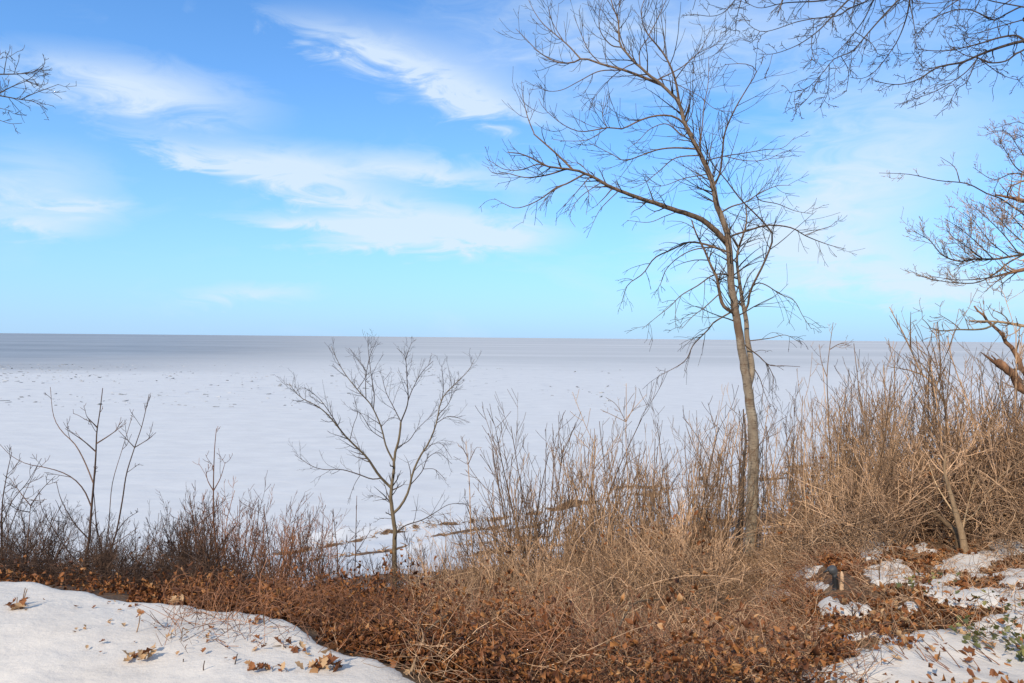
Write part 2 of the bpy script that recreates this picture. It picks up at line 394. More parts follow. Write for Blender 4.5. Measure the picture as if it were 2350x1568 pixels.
def resample(pts, k):
    """smooth curve through points (rows may carry extra columns)"""
    p = np.asarray(pts, float)
    q = np.vstack((2 * p[0] - p[1], p, 2 * p[-1] - p[-2])); out = []
    for i in range(1, len(q) - 2):
        t = np.linspace(0, 1, 8, endpoint=False)[:, None]; a, b, c, d = q[i - 1], q[i], q[i + 1], q[i + 2]
        out.append(.5 * (2 * b + (c - a) * t + (2 * a - 5 * b + 4 * c - d) * t ** 2 + (3 * b - a - 3 * c + d) * t ** 3))
    out = np.vstack(out + [p[-1:]])
    L = np.concatenate(([0], np.cumsum(np.linalg.norm(np.diff(out[:, :3], axis=0), axis=1)))); s = np.linspace(0, L[-1], k)
    return np.stack([np.interp(s, L, out[:, c]) for c in range(p.shape[1])], 1)
def sprout(P, R, m, lens, ang, trop, rng, K=6, wig=.16, tmin=.2, tmax=1., rtip=.0022, rk=.6, rmax=.02, absl=False, flat=None):
    """m side shoots on every curve; returns their curves and radii"""
    P = np.asarray(P, float); R = np.asarray(R, float)
    if P.ndim == 2: P = P[None]; R = R[None]
    n, k, _ = P.shape
    if n == 0 or m == 0: return np.zeros((0, K, 3)), np.zeros((0, K))
    idx = np.repeat(np.arange(n), m); c = len(idx)
    t = tmin + (tmax - tmin) * rng.random(c); f = np.clip(t * (k - 1), 0, k - 1.001); i = f.astype(int); w = (f - i)[:, None]
    b = P[idx, i] * (1 - w) + P[idx, i + 1] * w; tn = nrm(P[idx, i + 1] - P[idx, i]); r = R[idx, i] * (1 - w[:, 0]) + R[idx, i + 1] * w[:, 0]
    rv = rng.normal(size=(c, 3))
    if flat is not None: rv = rv * np.asarray(flat)
    pe = nrm(rv - (rv * tn).sum(1, keepdims=True) * tn)
    a = np.radians(rng.uniform(*ang, c))[:, None]; d = np.cos(a) * tn + np.sin(a) * pe
    pl = np.linalg.norm(np.diff(P, axis=1), axis=2).sum(1)[idx]
    L = rng.uniform(*lens, c) * (1 if absl else pl) * (1 - .45 * t)
    tr = np.asarray(trop, float); s = np.linspace(0, 1, K - 1)[None, :, None]
    nz = np.cumsum(rng.normal(size=(c, K - 1, 3)) * wig, axis=1)
    st = nrm(d[:, None] + tr * s * rng.uniform(.5, 1.5, (c, 1, 1)) + nz) * (L / (K - 1))[:, None, None]
    Q = np.concatenate((b[:, None], b[:, None] + np.cumsum(st, axis=1)), 1)
    r0 = np.clip(r * rk, rtip * 1.15, rmax)[:, None]
    return Q, r0 + (rtip - r0) * np.linspace(0, 1, K)[None] ** .8

# ------------------------------------------------------------------ the setting: ground, lake
def spaced(lo, hi, f):
    out = [lo]
    while out[-1] < hi: out.append(out[-1] + f(out[-1]))
    return np.array(out)
xs = spaced(-130, 190, lambda x: .036 if abs(x) < 5.5 else (.036 + .05 * (abs(x) - 5.5)))
ys = np.concatenate((-np.geomspace(40, 1.2, 18), spaced(-.5, 200, lambda y: .2 if y < 2 else .011 * y)))
GX, GY = np.meshgrid(xs, ys)
GZ = ground(GX, GY)
PX, PY = project(GX, GY, GZ); front = GY > 1.0
ED = edge(GX); SH = shore(GX)
fine = fbm(GX * 2.3, GY * 2.3, 5) - .5; finer = fbm(GX * 9, GY * 9, 3) - .5
SN = 1 - sstep(-.06, .10, GY - ED + .25 * fine * sstep(-1.6, -.6, GX) + .05 * finer)          # snow bank up to the lip
SN = SN * (1 - sstep(-.4, .3, GX) * sstep(2.5, 3.2, GY))                 # bare leaf litter in the middle
# patches left on the slope and the terrace (centre, half sizes, lean in the measuring frame)
PATCH = [(1090, 1512, 26, 36, 0), (1125, 1545, 14, 14, 0), (1532, 1380, 17, 20, 0), (1450, 1395, 26, 12, 0), (1528, 1562, 26, 22, -10), (1700, 1545, 34, 12, -8),
         (1985, 1556, 200, 32, -9), (2180, 1590, 420, 48, -3), (2240, 1500, 190, 36, -14), (2290, 1448, 130, 30, -14), (2150, 1470, 90, 20, -10), (2240, 1550, 210, 34, -4),
         (2250, 1384, 125, 24, 2), (2085, 1405, 34, 20, -10), (1962, 1408, 42, 21, 0), (1905, 1400, 28, 18, 0), (2035, 1326, 62, 30, -8),
         (1862, 1322, 44, 17, -22), (1868, 1352, 30, 13, 0), (2225, 1300, 74, 19, -10), (2310, 1268, 70, 24, -14), (2160, 1345, 32, 10, -20), (2330, 1335, 28, 16, -30),
         (2015, 1245, 44, 18, 0), (2000, 1275, 24, 12, 0), (1790, 1370, 30, 9, 0), (1600, 1390, 36, 10, 0), (1650, 1400, 30, 12, 0), (1560, 1440, 40, 9, 0), (1690, 1450, 50, 8, 0), (1900, 1255, 30, 9, 0)]
pm = np.full(GX.shape, -1.0)
for cx, cy, hx, hy, lean in PATCH:
    a = math.radians(lean); dx = PX - cx; dy = PY - cy
    q = np.sqrt(((dx * math.cos(a) + dy * math.sin(a)) / hx) ** 2 + ((-dx * math.sin(a) + dy * math.cos(a)) / hy) ** 2)
    pm = np.maximum(pm, 1 - q)
pm = sstep(-.12, .12, pm * .8 + 1.5 * fine + .7 * finer); pm[~front] = 0
SN = np.maximum(SN, np.where(GY > ED - .4, pm, pm * (GX > .3)))
scat = sstep(.65, .70, fbm(GX * 1.9 + 8, GY * 2.6, 5)) * sstep(.6, 1.6, GX) * sstep(3.2, 4.2, GY) * (1 - sstep(9, 11, GY))
SN = np.maximum(SN, scat)
SN = np.maximum(SN, sstep(.52, .60, fbm(GX * .9 + 40, GY * .9, 5)) * np.maximum(sstep(2.0, 3.5, GX) * (1 - sstep(2.5, 3.2, GY)), (PX > 2380) * sstep(3.0, 4.0, GX) * (1 - sstep(8, 10, GY))))
wild = np.maximum(sstep(.60, .66, fbm(GX * .55 + 20, GY * .55, 5)) * sstep(9, 14, GY), sstep(.58, .64, fbm(GX * 2.4 + 60, GY * 2.4, 5)) * sstep(.1, .7, GX) * sstep(3.4, 4.2, GY) * (1 - sstep(8, 10, GY)) * (PX < 1800))
SN = np.maximum(SN, wild)
bank = sstep(26, 16, SH - GY + 6 * (fbm(GX * .1, GY * .1) - .5))          # drifted snow on the beach
strip = np.zeros(GX.shape)
for off in (3.0, 5.6, 8.3, 12.0, 15.5, 19.0):
    cen = off + 4.5 * (fbm(GX * .12 + off, GY * 0 + 1, 4) - .5)
    strip = np.maximum(strip, sstep(.30, .52, fbm(GX * .9 + off, GY * 1.6, 4)) * np.exp(-((SH - GY - cen) / (.62 * (.5 + fbm(GX * .3, GY * .3 + off)))) ** 2) * sstep(.44, .58, fbm(GX * .14 + 3 * off, GY * .05, 3)))
SN = np.maximum(SN, bank * (1 - 1.1 * strip))
SN = np.maximum(SN, sstep(2.5, .5, SH - GY))
SN = np.clip(SN, 0, 1)
GZ = GZ + .045 * SN * np.where(GY < 14, 1, 0)                              # the snow lies on top
ny, nx = GX.shape
ii = (np.arange(ny - 1)[:, None] * nx + np.arange(nx - 1)[None]).ravel()
gm = mesh_of('ground', np.stack((GX, GY, GZ), -1), np.stack((ii, ii + 1, ii + nx + 1, ii + nx), 1), 'ground_cover', SN.ravel(), True, 'snow')
tag(link('ground', gm), 'bluff of leaf litter and old snow sloping to the lake', 'ground', kind='structure')
def zsurf(x, y): return g1(x, y)

S_ = 60000.0
lm = mesh_of('lake', [(-S_, 22, 0), (S_, 22, 0), (S_, S_, 0), (-S_, S_, 0)], [(0, 1, 2, 3)], 'frozen_lake', smooth=False)
tag(link('lake', lm), 'frozen lake under wind-blown snow reaching the horizon', 'lake', kind='structure')

# broken ice in the belt before the bare ice
def ice_field():
    n = 1300; r = np.random.default_rng(3)
    d = 120 + 170 * r.random(n); px = 1500 * r.random(n) ** 1.5 - 60; x = (px - 1175) / FPX * d
    keep = vnoise(x * .05, d * .03) > .42; x, d = x[keep], d[keep]; n = len(x)
    s = .08 + .42 * r.random(n) ** 2.4; a = r.uniform(0, 6.28, n); cube = np.array([(i, j, k) for i in (-1, 1) for j in (-1, 1) for k in (-1, 1)], float)
    v = cube[None] * np.stack((s * r.uniform(.6, 1.6, n), s * r.uniform(.5, 1.1, n), s * r.uniform(.10, .28, n)), 1)[:, None] * r.uniform(.7, 1.1, (n, 8, 1))
    tx = r.normal(0, .28, n)[:, None]
    v[:, :, 2] += v[:, :, 0] * tx
    ca, sa = np.cos(a)[:, None], np.sin(a)[:, None]
    v = np.stack((v[:, :, 0] * ca - v[:, :, 1] * sa + x[:, None], v[:, :, 0] * sa + v[:, :, 1] * ca + d[:, None], v[:, :, 2] + .01), -1)
    f = np.array([(0, 1, 3, 2), (4, 6, 7, 5), (0, 4, 5, 1), (2, 3, 7, 6), (0, 2, 6, 4), (1, 5, 7, 3)])
    F = (np.arange(n)[:, None, None] * 8 + f[None]).reshape(-1, 4)
    tag(link('broken_ice', mesh_of('broken_ice', v, F, 'ice_slab', np.repeat(r.random(n), 8), False)), 'scattered broken ice slabs frozen into the snowy lake', 'ice', kind='stuff')
ice_field()

# ------------------------------------------------------------------ traced trees
class Tree:
    def __init__(s, name, label, base, d0, cat='tree', group=None):
        s.root = tag(empty(name, base), label, cat, group); s.base = np.asarray(base, float); s.d0 = d0; s.pts = np.zeros((0, 4)); s.n = 0
    def trace(s, pts, w0, w1, name='limb', material='bark_limb', sides=7, k=20, depth=None, drift=None, rough=0., join=60, power=1.0):
        """a limb through points of the measuring frame; widths in the same frame; its distance starts from the limb it leaves"""
        p = np.asarray(pts, float)
        if depth is None:
            if len(s.pts):
                q = np.linalg.norm(s.pts[:, :2] - p[0], axis=1); j = int(np.argmin(q)); depth = s.pts[j, 2]
                if q[j] < join: p = np.vstack((s.pts[j, :2], p[1:] if q[j] < 14 else p))
            else: depth = s.d0
        if drift is None: drift = RNG.uniform(-.55, .55)
        L = np.concatenate(([0], np.cumsum(np.linalg.norm(np.diff(p, axis=0), axis=1))))
        dd = depth + drift * L / FPX * s.d0
        p4 = resample(np.column_stack((p, dd)), k)
        s.pts = np.vstack((s.pts, np.column_stack((p4, np.zeros(k)))))
        P = np.array([at(a, b, c) for a, b, c in p4]); 
        if rough: P = P + RNG.normal(size=P.shape) * rough
        w = w0 + (w1 - w0) * np.linspace(0, 1, k) ** power
        R = np.maximum(w / 2 / FPX * p4[:, 2], .0022)
        o = link(name, TB().add(P, R, sides, .55 if name in ('trunk', 'limb') else None, cap=True).mesh(name, material, s.base), s.root)
        s.last = (P, R, o); return s
    def twigs(s, m, lens, trop=(0, 0, .9), ang=(30, 65), sub=3, material='twig_hero', tmin=.25, rtip=.0024, sublen=(.3, .7), sub2=0, wig=.15, absl=True, rmax=.012, flat=None):
        P, R, o = s.last; tb = TB()
        Q, q = sprout(P, R, m, lens, ang, trop, RNG, 7, wig, tmin, 1., rtip, .55, rmax, absl, flat); tb.add(Q, q, 4)
        # the limb's own tip runs out into a fine shoot
        Q2, q2 = sprout(Q, q, sub, sublen, (25, 60), np.asarray(trop) * .6, RNG, 5, wig, .2, 1., rtip, .7, rmax); tb.add(Q2, q2, 3)
        if sub2:
            Q3, q3 = sprout(Q2, q2, sub2, (.3, .6), (25, 60), np.asarray(trop) * .4, RNG, 4, wig, .2, 1., rtip, .8, rmax); tb.add(Q3, q3, 3)
        if tb.n: tag(link('twigs', tb.mesh('twigs', material, s.base), o), kind='stuff')
        return s
def TF(ox, oy, k): return lambda *p: [(ox + k * a, oy + k * b) for a, b in p]
T1 = TF(1101.6, 0, .3903); T3 = TF(612, 734.4, .4293); T4 = TF(1101.6, 306, .3122); T5 = TF(1591, 734, .3709); T6 = TF(0, 856.8, .4536)
T7 = TF(1591, 0, .4684); T8 = TF(0, 0, .5073); T9 = TF(2019.5, 612, .2731); T10 = TF(1774.8, 1101.6, .2975); T11 = TF(795.6, 1162.8, .4167)
T12 = TF(0, 1315.8, .2083); T13 = TF(489.6, 1346.4, .2344)

UP, DN, SIDE = (-.15, 0, 1.1), (-.1, 0, -.7), (-.2, 0, .35)
def hero():
    d = 12.0; b = at(1722, 1262, d); b[2] = min(b[2], g1(b[0], b[1])); base = (b[0], b[1], g1(b[0], b[1]) - .1)
    t = Tree('leaning_tree', 'tall bare leaning tree with pale trunk and long limb reaching over the lake', base, d)
    pb = project(np.array([base[0]]), np.array([base[1]]), np.array([base[2]])); pb = (float(pb[0][0]), float(pb[1][0]))
    trunk = [pb] + T5((355, 1400), (362, 1200), (368, 1000), (372, 850), (368, 650), (350, 520), (330, 380), (312, 270), (294, 150), (280, 60)) + \
        T4((1850, 1150), (1840, 1000), (1832, 870), (1822, 760)) + T1((1440, 1330), (1390, 1200), (1370, 1090), (1330, 980), (1270, 860), (1210, 740), (1170, 610), (1110, 540), (1050, 485), (920, 380), (860, 310), (820, 250), (812, 130), (790, 60), (760, -30))
    t.trace(trunk, 29, 2.2, 'trunk', 'bark_trunk', 14, 90, drift=-.10, rough=.004, power=.95); P, R, o = t.last
    t.twigs(74, (.4, 1.3), SIDE, tmin=.40, sub=4, wig=.1)
    # twin stem
    t.trace(T5((362, 420), (362, 300)) + T4((1962, 1500), (1958, 1390), (1932, 1250), (1905, 1080), (1888, 930), (1905, 830), (1930, 760), (1960, 640), (1950, 520)), 17, 2.5, 'trunk', 'bark_trunk', 10, 40, drift=.12, power=.75).twigs(30, (.4, 1.1), (.35, 0, -.2), sub=3, tmin=.40, wig=.08)
    L = lambda p, w0, w1, m=9, ln=(.25, .7), trop=UP, sub=4, **k: t.trace(p, w0, w1, 'limb', k.pop('material', 'bark_limb'), 7, 24, **k).twigs(max(3, int(m * 1.0)), (ln[0] * 1.3, ln[1] * 1.35), trop, sub=max(1, sub - 2), wig=.055, sublen=(.35, .9), rtip=.0026)
    # the long limb
    t.trace(T4((1812, 850), (1760, 750), (1700, 690), (1620, 630), (1540, 600), (1460, 575), (1300, 520), (1100, 450), (980, 405), (850, 330), (740, 285), (640, 262), (500, 245), (440, 215), (310, 155), (200, 140)), 14, 2, 'limb', 'bark_limb', 9, 40, drift=-.2, rough=.003).twigs(30, (.25, .7), SIDE, sub=3, tmin=.3)
    L(T4((670, 265), (560, 150), (470, 70), (395, 5)) + T1((320, 790), (280, 690), (250, 560), (245, 480)), 5, 1, 8, (.2, .55))
    L(T4((640, 262), (480, 310), (330, 325), (200, 295), (100, 295), (55, 250)), 4, 1, 8, (.2, .45), SIDE)
    L(T4((770, 300), (640, 370), (560, 400), (450, 480), (350, 530), (260, 550), (180, 520), (105, 480)), 4.5, 1, 8, (.2, .5), DN)
    L(T4((500, 245), (420, 230), (300, 270), (180, 265), (100, 220), (50, 190)), 3, 1, 7, (.15, .4), UP)
    for p in (((790, 320), (770, 370), (800, 450), (780, 600)), ((900, 385), (760, 450), (690, 530), (660, 620), (700, 690)), ((1000, 430), (900, 540), (850, 620), (810, 710)), ((780, 330), (650, 500), (560, 590)), ((690, 330), (520, 440), (440, 570))):
        L(T4(*p), 2.4, .9, 5, (.12, .35), DN, 2)
    L(T4((800, 300), (740, 230), (680, 215), (640, 190)), 2.4, .9, 6, (.12, .3), UP, 2)
    L(T4((1440, 590), (1360, 610), (1240, 655), (1080, 640)), 2.2, .9, 4, (.12, .3), DN, 2)
    # drooping limbs off the fork
    L(T4((1800, 880), (1700, 830), (1600, 805), (1520, 805), (1400, 860), (1280, 920), (1200, 1030), (1100, 1100), (1070, 1150), (1040, 1250)), 5.5, 1.2, 14, (.2, .6), DN)
    L(T4((1700, 860), (1560, 860), (1450, 920), (1370, 1000), (1330, 1100), (1280, 1190)), 3.2, 1, 8, (.15, .4), DN)
    L(T4((1850, 1350), (1790, 1270), (1760, 1170), (1740, 1060), (1700, 980), (1650, 860), (1590, 740), (1555, 640)), 9, 2.8, 16, (.25, .7), DN)
    L(T4((1880, 1060), (1780, 1035), (1700, 1050), (1600, 1120), (1480, 1190), (1400, 1270), (1300, 1350), (1190, 1440)), 4, .9, 12, (.2, .5), DN)
    L(T4((1840, 1310), (1720, 1390), (1680, 1440), (1600, 1520), (1560, 1568)) + [(1570, 830), (1510, 865)], 4, .9, 12, (.2, .5), DN)
    L(T4((1760, 1180), (1650, 1280), (1560, 1350), (1480, 1440)), 3, .9, 9, (.15, .45), DN)
    # the side over the slope
    L(T4((1835, 800), (1860, 750), (1960, 720), (2050, 690), (2140, 675)) + T1((1830, 1340), (1920, 1390), (2050, 1440), (2150, 1465)), 5, 1, 14, (.2, .6), (.4, 0, .1))
    L(T1((1920, 1390), (2000, 1350), (2060, 1330), (2095, 1300)), 2, .9, 4, (.12, .3), UP)
    L(T1((1430, 1260), (1480, 1215), (1560, 1190), (1640, 1140), (1740, 1095), (1830, 1090)), 4, 1, 12, (.2, .6), (.3, 0, .3))
    L(T1((1650, 1180), (1750, 1200), (1850, 1240), (1960, 1260)), 2.4, .9, 6, (.15, .35), (.2, 0, .2))
    L(T1((1330, 960), (1430, 920), (1560, 900), (1680, 880), (1780, 870), (1855, 805)), 3, .9, 8, (.2, .5), (.3, 0, .4))
    L(T1((1430, 925), (1560, 945), (1680, 940), (1790, 890)), 2.2, .9, 6, (.15, .4), (.3, 0, .4))
    L(T1((1395, 1100), (1410, 1020), (1425, 900), (1440, 780), (1500, 640), (1570, 520), (1625, 425), (1600, 390), (1540, 375), (1440, 380)), 5, 1.2, 16, (.25, .7), (.3, 0, .7))
    L(T4((1965, 1330), (1970, 1260), (1990, 1150), (2080, 970), (2140, 820), (2150, 740)) + T1((1650, 1290), (1530, 1170), (1440, 1050), (1370, 970), (1300, 860), (1230, 760)), 5.5, 1.4, 22, (.25, .8), (.3, 0, .3))
    L(T4((1980, 1120), (2050, 1100), (2110, 1120)) + [(1790, 675), (1822, 690), (1842, 725), (1862, 755)], 2.8, .9, 8, (.2, .5), DN)
    L(T5((310, 140), (340, 175), (400, 220), (470, 280), (560, 285), (660, 290)), 3.4, 1, 6, (.2, .5), DN)
    L(T5((460, 285), (495, 360), (485, 460)), 2, .9, 4, (.2, .4), DN)
    L(T5((350, 120), (470, 115), (570, 95), (660, 140)), 2.6, .9, 6, (.2, .4), DN)
    L(T5((370, 290), (410, 360), (440, 450), (480, 540)), 2.4, .9, 5, (.2, .4), DN)
    # crown
    L(T1((1050, 490), (920, 440), (820, 405), (720, 380), (610, 345), (540, 370), (450, 365), (350, 310), (270, 230), (210, 170)), 7, 1, 18, (.25, .7), UP)
    L(T1((610, 345), (520, 270), (450, 210), (370, 140), (320, 70), (285, 0)), 3.6, 1, 10, (.2, .55))
    L(T1((500, 250), (440, 160), (410, 90), (400, 30)), 2.2, .9, 6, (.2, .45))
    L(T1((1165, 600), (1150, 480), (1110, 370), (1060, 290), (1000, 220), (960, 150), (950, 50), (975, -20)), 6, 1.4, 18, (.25, .8))
    L(T1((1000, 215), (1040, 120), (1090, 10), (1100, -40)), 2.6, 1, 7, (.2, .5)); L(T1((930, 390), (940, 300), (990, 220)), 3, 1.6, 7, (.2, .5))
    L(T1((830, 280), (770, 265), (710, 190), (700, 100), (720, 0)), 3, 1, 9, (.2, .55)); L(T1((845, 300), (822, 200), (812, 80), (830, -20)), 3, 1, 8, (.2, .5))
    L(T1((720, 380), (640, 300), (590, 190), (550, 90)), 2.6, .9, 8, (.2, .5)); L(T1((920, 380), (850, 400), (760, 470), (650, 600)), 2.6, .9, 8, (.2, .5), DN)
    L(T1((820, 405), (700, 420), (580, 480), (480, 530), (390, 535), (320, 495)), 3, .9, 8, (.2, .45), (-.3, 0, .2))
    L(T1((1230, 745), (1150, 690), (1050, 680), (950, 705), (830, 760), (760, 750), (600, 775), (500, 740), (420, 680), (370, 630), (345, 580)), 5, 1, 18, (.25, .6), UP)
    L(T1((745, 745), (720, 680), (735, 560)), 2, .9, 5, (.15, .35)); L(T1((760, 755), (640, 820), (520, 830), (430, 820)), 2.2, .9, 6, (.15, .4), SIDE)
    L(T1((1250, 880), (1150, 870), (1050, 880), (960, 910), (850, 945), (780, 910), (700, 870), (640, 840)), 4.5, 1, 14, (.25, .6), SIDE)
    L(T1((1270, 915), (1150, 930), (1050, 1010), (960, 1080), (880, 1110)), 3.4, .9, 10, (.2, .5), SIDE); L(T1((1320, 1040), (1200, 1050), (1090, 1090), (1000, 1100)), 2.8, .9, 9, (.2, .5), SIDE)
    L(T1((1190, 800), (1100, 730), (1000, 760), (930, 830), (860, 880)), 3, .9, 10, (.2, .5), SIDE)
    L(T1((1285, 850), (1310, 700), (1320, 600), (1340, 500), (1345, 330)), 3.2, .9, 10, (.25, .6), (.2, 0, .9)); L(T1((1215, 745), (1250, 650), (1250, 500), (1260, 340)), 2.4, .9, 8, (.2, .5), (.1, 0, .9))
    L(T1((1060, 470), (1180, 400), (1290, 310), (1390, 260), (1420, 180)), 3, .9, 10, (.2, .55), (.2, 0, .9)); L(T1((1150, 460), (1230, 360), (1300, 290), (1370, 130)), 2.6, .9, 8, (.2, .5), (.2, 0, .9))
    L(T1((1060, 475), (1120, 480), (1280, 560), (1380, 640), (1500, 660)), 2, .9, 7, (.2, .5), (.2, 0, .5))
    # dead leaning stem at the foot
    t.trace(T5((250, 1500), (262, 1400), (290, 1250), (300, 1100), (305, 960), (318, 840), (322, 700), (310, 560)), 16, 3, 'trunk', 'bark_dark_rough', 8, 24, depth=12.15, drift=0, rough=.006).twigs(16, (.15, .45), (0, 0, .3), sub=3, material='stem_brown', tmin=.2)
hero()

def small_tree():
    d = 10.6; b = at(904, 1330, d); base = (b[0], b[1], g1(b[0], b[1]) - .06)
    t = Tree('young_tree', 'slender young tree with five upswept bare limbs rising from red leaf thicket', base, d)
    pb = project(np.array([base[0]]), np.array([base[1]]), np.array([base[2]])); pb = (float(pb[0][0]), float(pb[1][0]))
    t.trace([pb] + T3((684, 1390), (682, 1250), (686, 1150), (676, 1050), (665, 960), (668, 890), (680, 800), (685, 720), (705, 650), (718, 545)), 16, 4.5, 'trunk', 'bark_young', 10, 40, drift=0, rough=.0025, power=.8)
    t.twigs(12, (.15, .5), (0, 0, .4), sub=3, material='twig_dark', tmin=.4)
    def L(p, w0, w1, m=12, ln=(.15, .5), trop=(0, 0, .5), drift=None):
        t.trace(T3(*p), w0, w1, 'limb', 'bark_young' if w0 > 4 else 'twig_dark', 6, 22, drift=drift).twigs(m, ln, trop, (25, 50), 3, 'twig_dark', .2, .0013)
    L(((660, 910), (600, 830), (540, 740), (480, 680), (420, 620), (380, 570), (330, 510), (270, 460), (190, 420), (150, 380), (120, 340)), 6.5, 1, 30, (.15, .55))
    L(((400, 590), (340, 500), (280, 420), (200, 360)), 2.5, .9, 9); L(((450, 640), (465, 560), (485, 500), (470, 420)), 1.8, .8, 6, (.1, .3))
    L(((680, 750), (640, 680), (620, 600), (600, 540), (555, 450), (500, 390), (420, 290), (370, 200), (345, 140)), 4.5, 1, 18)
    L(((580, 490), (575, 400), (560, 300), (545, 180), (540, 110)), 2.6, .9, 9); L(((530, 410), (530, 320), (550, 200), (590, 110)), 2.2, .9, 8)
    L(((500, 380), (530, 290), (480, 200), (440, 150)), 1.8, .8, 6); L(((630, 640), (560, 590), (510, 510), (470, 480)), 2, .8, 8); L(((610, 560), (660, 525), (700, 525)), 1.6, .8, 4, (.1, .3))
    L(((718, 545), (755, 440), (750, 320), (740, 200), (695, 150)), 3.6, 1, 12); L(((755, 440), (780, 370), (830, 280), (890, 220)), 2.4, .9, 9); L(((742, 220), (760, 160), (775, 120)), 1.6, .8, 5, (.1, .3))
    L(((716, 545), (680, 470), (640, 390), (615, 300)), 2.6, .9, 8); L(((700, 690), (760, 645), (800, 590), (850, 540), (910, 480)), 2.2, .8, 10)
    L(((683, 1040), (720, 990), (760, 910), (780, 820), (820, 730), (865, 660), (905, 560), (930, 440), (960, 390), (1020, 330), (1080, 270), (1110, 210)), 6.5, 1, 24)
    L(((932, 430), (945, 350), (935, 240)), 2, .8, 7, (.1, .35)); L(((925, 510), (970, 450), (990, 380), (970, 250)), 1.9, .8, 7); L(((905, 560), (980, 515), (1080, 545)), 1.7, .8, 6)
    L(((770, 870), (830, 810), (860, 740), (920, 710), (990, 770)), 2.6, .8, 10, (.1, .4), (.2, 0, -.1)); L(((840, 800), (900, 800), (960, 860)), 1.6, .8, 5, (.1, .3)); L(((865, 660), (930, 660), (990, 740)), 1.6, .8, 6, (.1, .35), (.2, 0, -.3))
    L(((700, 1135), (740, 1100), (830, 1070), (900, 1030), (980, 985), (1080, 985)), 3.4, .9, 10)
    L(((605, 850), (560, 850), (490, 825), (400, 800), (310, 800), (240, 780), (150, 720)), 3.2, .9, 14); L(((500, 835), (470, 880), (440, 960)), 1.5, .8, 4, (.1, .3), (0, 0, -.4))
    L(((655, 990), (600, 945), (540, 940)), 1.6, .8, 5, (.1, .3)); L(((660, 1070), (620, 1060), (590, 1070)), 1.4, .8, 3, (.1, .2))
small_tree()

def sapling(label, traces, d, w, material, group=None, twig=None, name='sapling', ln=(.12, .4), m=8, trop=(0, 0, .6), bw=.45):
    """a thin tree: first trace is the stem, its foot is set on the ground"""
    p0 = traces[0][0]; b = at(p0[0], p0[1], d); base = (b[0], b[1], g1(b[0], b[1]) - .04)
    pb = project(np.array([base[0]]), np.array([base[1]]), np.array([base[2]])); pb = (float(pb[0][0]), float(pb[1][0]))
    t = Tree(name, label, base, d, 'sapling', group)
    first = [pb] + (list(traces[0]) if pb[1] > p0[1] + 4 else list(traces[0][1:]))
    t.trace(first, w, max(1.2, w * .22), 'stem', material, 7, 26, drift=0, power=.85).twigs(m, ln, trop, (25, 55), 3, twig or material, .3, .0019)
    for q in traces[1:]:
        t.trace(q, max(1.6, w * bw), .9, 'branch', material, 5, 16).twigs(max(2, m // 2), ln, trop, (25, 55), 2, twig or material, .3, .0018)
    return t
BK = 'stem_black'
sapling('tall black sapling on the lip of the snowbank with five crooked side branches',
        [T6((420, 1075), (430, 950), (450, 850), (462, 700), (475, 550), (485, 420), (490, 300), (505, 200), (520, 75)), T6((475, 545), (430, 450), (380, 360), (310, 290), (270, 210), (255, 70)),
         T6((460, 670), (430, 600), (380, 540), (310, 500), (220, 475), (140, 460), (60, 420), (0, 360)), T6((480, 390), (420, 340), (330, 280)), T6((492, 365), (560, 310), (640, 250)), T6((492, 290), (440, 220)), T6((440, 860), (370, 750), (310, 640), (285, 550)), T6((420, 1000), (330, 880), (260, 770), (210, 680), (195, 590))], 6.4, 7.5, BK, m=4, ln=(.08, .3))
sapling('black sapling leaning against its taller neighbour behind the snowbank', [T6((522, 1090), (515, 900), (490, 780), (478, 640), (470, 560)), T6((515, 930), (545, 850), (555, 700), (570, 550), (620, 380), (665, 230))], 6.6, 5.5, BK, m=4, ln=(.08, .3))
sapling('black sapling curving up to a lone whip with a forked side twig', [T6((530, 1080), (545, 950), (590, 800), (620, 640), (640, 510), (680, 380), (720, 260), (755, 105)), T6((690, 380), (740, 340), (790, 300)), T6((672, 385), (600, 290)), T6((590, 820), (640, 740), (700, 700))], 6.9, 5, BK, m=4, ln=(.08, .3))
sapling('short black sapling with a wide forked top beside the snowbank', [T6((125, 1060), (140, 850), (155, 670)), T6((155, 670), (100, 600), (50, 530)), T6((155, 670), (210, 590), (280, 520)), T6((153, 700), (90, 690), (40, 660))], 6.6, 5.5, BK, m=6, ln=(.08, .35))
sapling('black many-twigged sapling at the end of the snowbank', [T6((10, 1030), (10, 700), (30, 540), (60, 400)), T6((5, 780), (60, 650), (140, 550), (210, 430)), T6((10, 900), (60, 760), (110, 640), (190, 470))], 6.8, 5.5, BK, m=9, ln=(.1, .4))
sapling('fallen black branch propped against the saplings by the snowbank', [T6((300, 1060), (380, 1010), (500, 930), (600, 850), (700, 780))], 6.2, 4.5, BK, m=3, ln=(.08, .3), name='fallen_branch')
sapling('reddish sapling whip standing above the leaf thicket', [T6((1110, 1150), (1110, 980), (1085, 800), (1080, 600), (1085, 400), (1095, 280)), T6((1085, 600), (1050, 540), (1040, 480)), T6((1085, 600), (1115, 530), (1140, 450)), T6((1080, 700), (1010, 760), (960, 830))], 7.6, 6, 'stem_red', m=6, ln=(.1, .35))
sapling('straight bare sapling beyond the young tree with a twiggy top', [T3((1110, 1400), (1105, 1300), (1090, 1100), (1085, 900), (1075, 750), (1065, 650)), T3((1075, 740), (1050, 690), (1035, 670)), T3((1078, 760), (1110, 700), (1125, 680))], 10.5, 5, 'stem_brown', m=8, ln=(.08, .3))
sapling('broken-topped dark stem left of the young tree trunk'.replace('left of', 'near'), [T3((470, 1400), (475, 1250), (478, 1100), (482, 940)), T3((475, 1260), (520, 1180), (560, 1120))], 8.8, 4.2, BK, m=6, ln=(.08, .25))
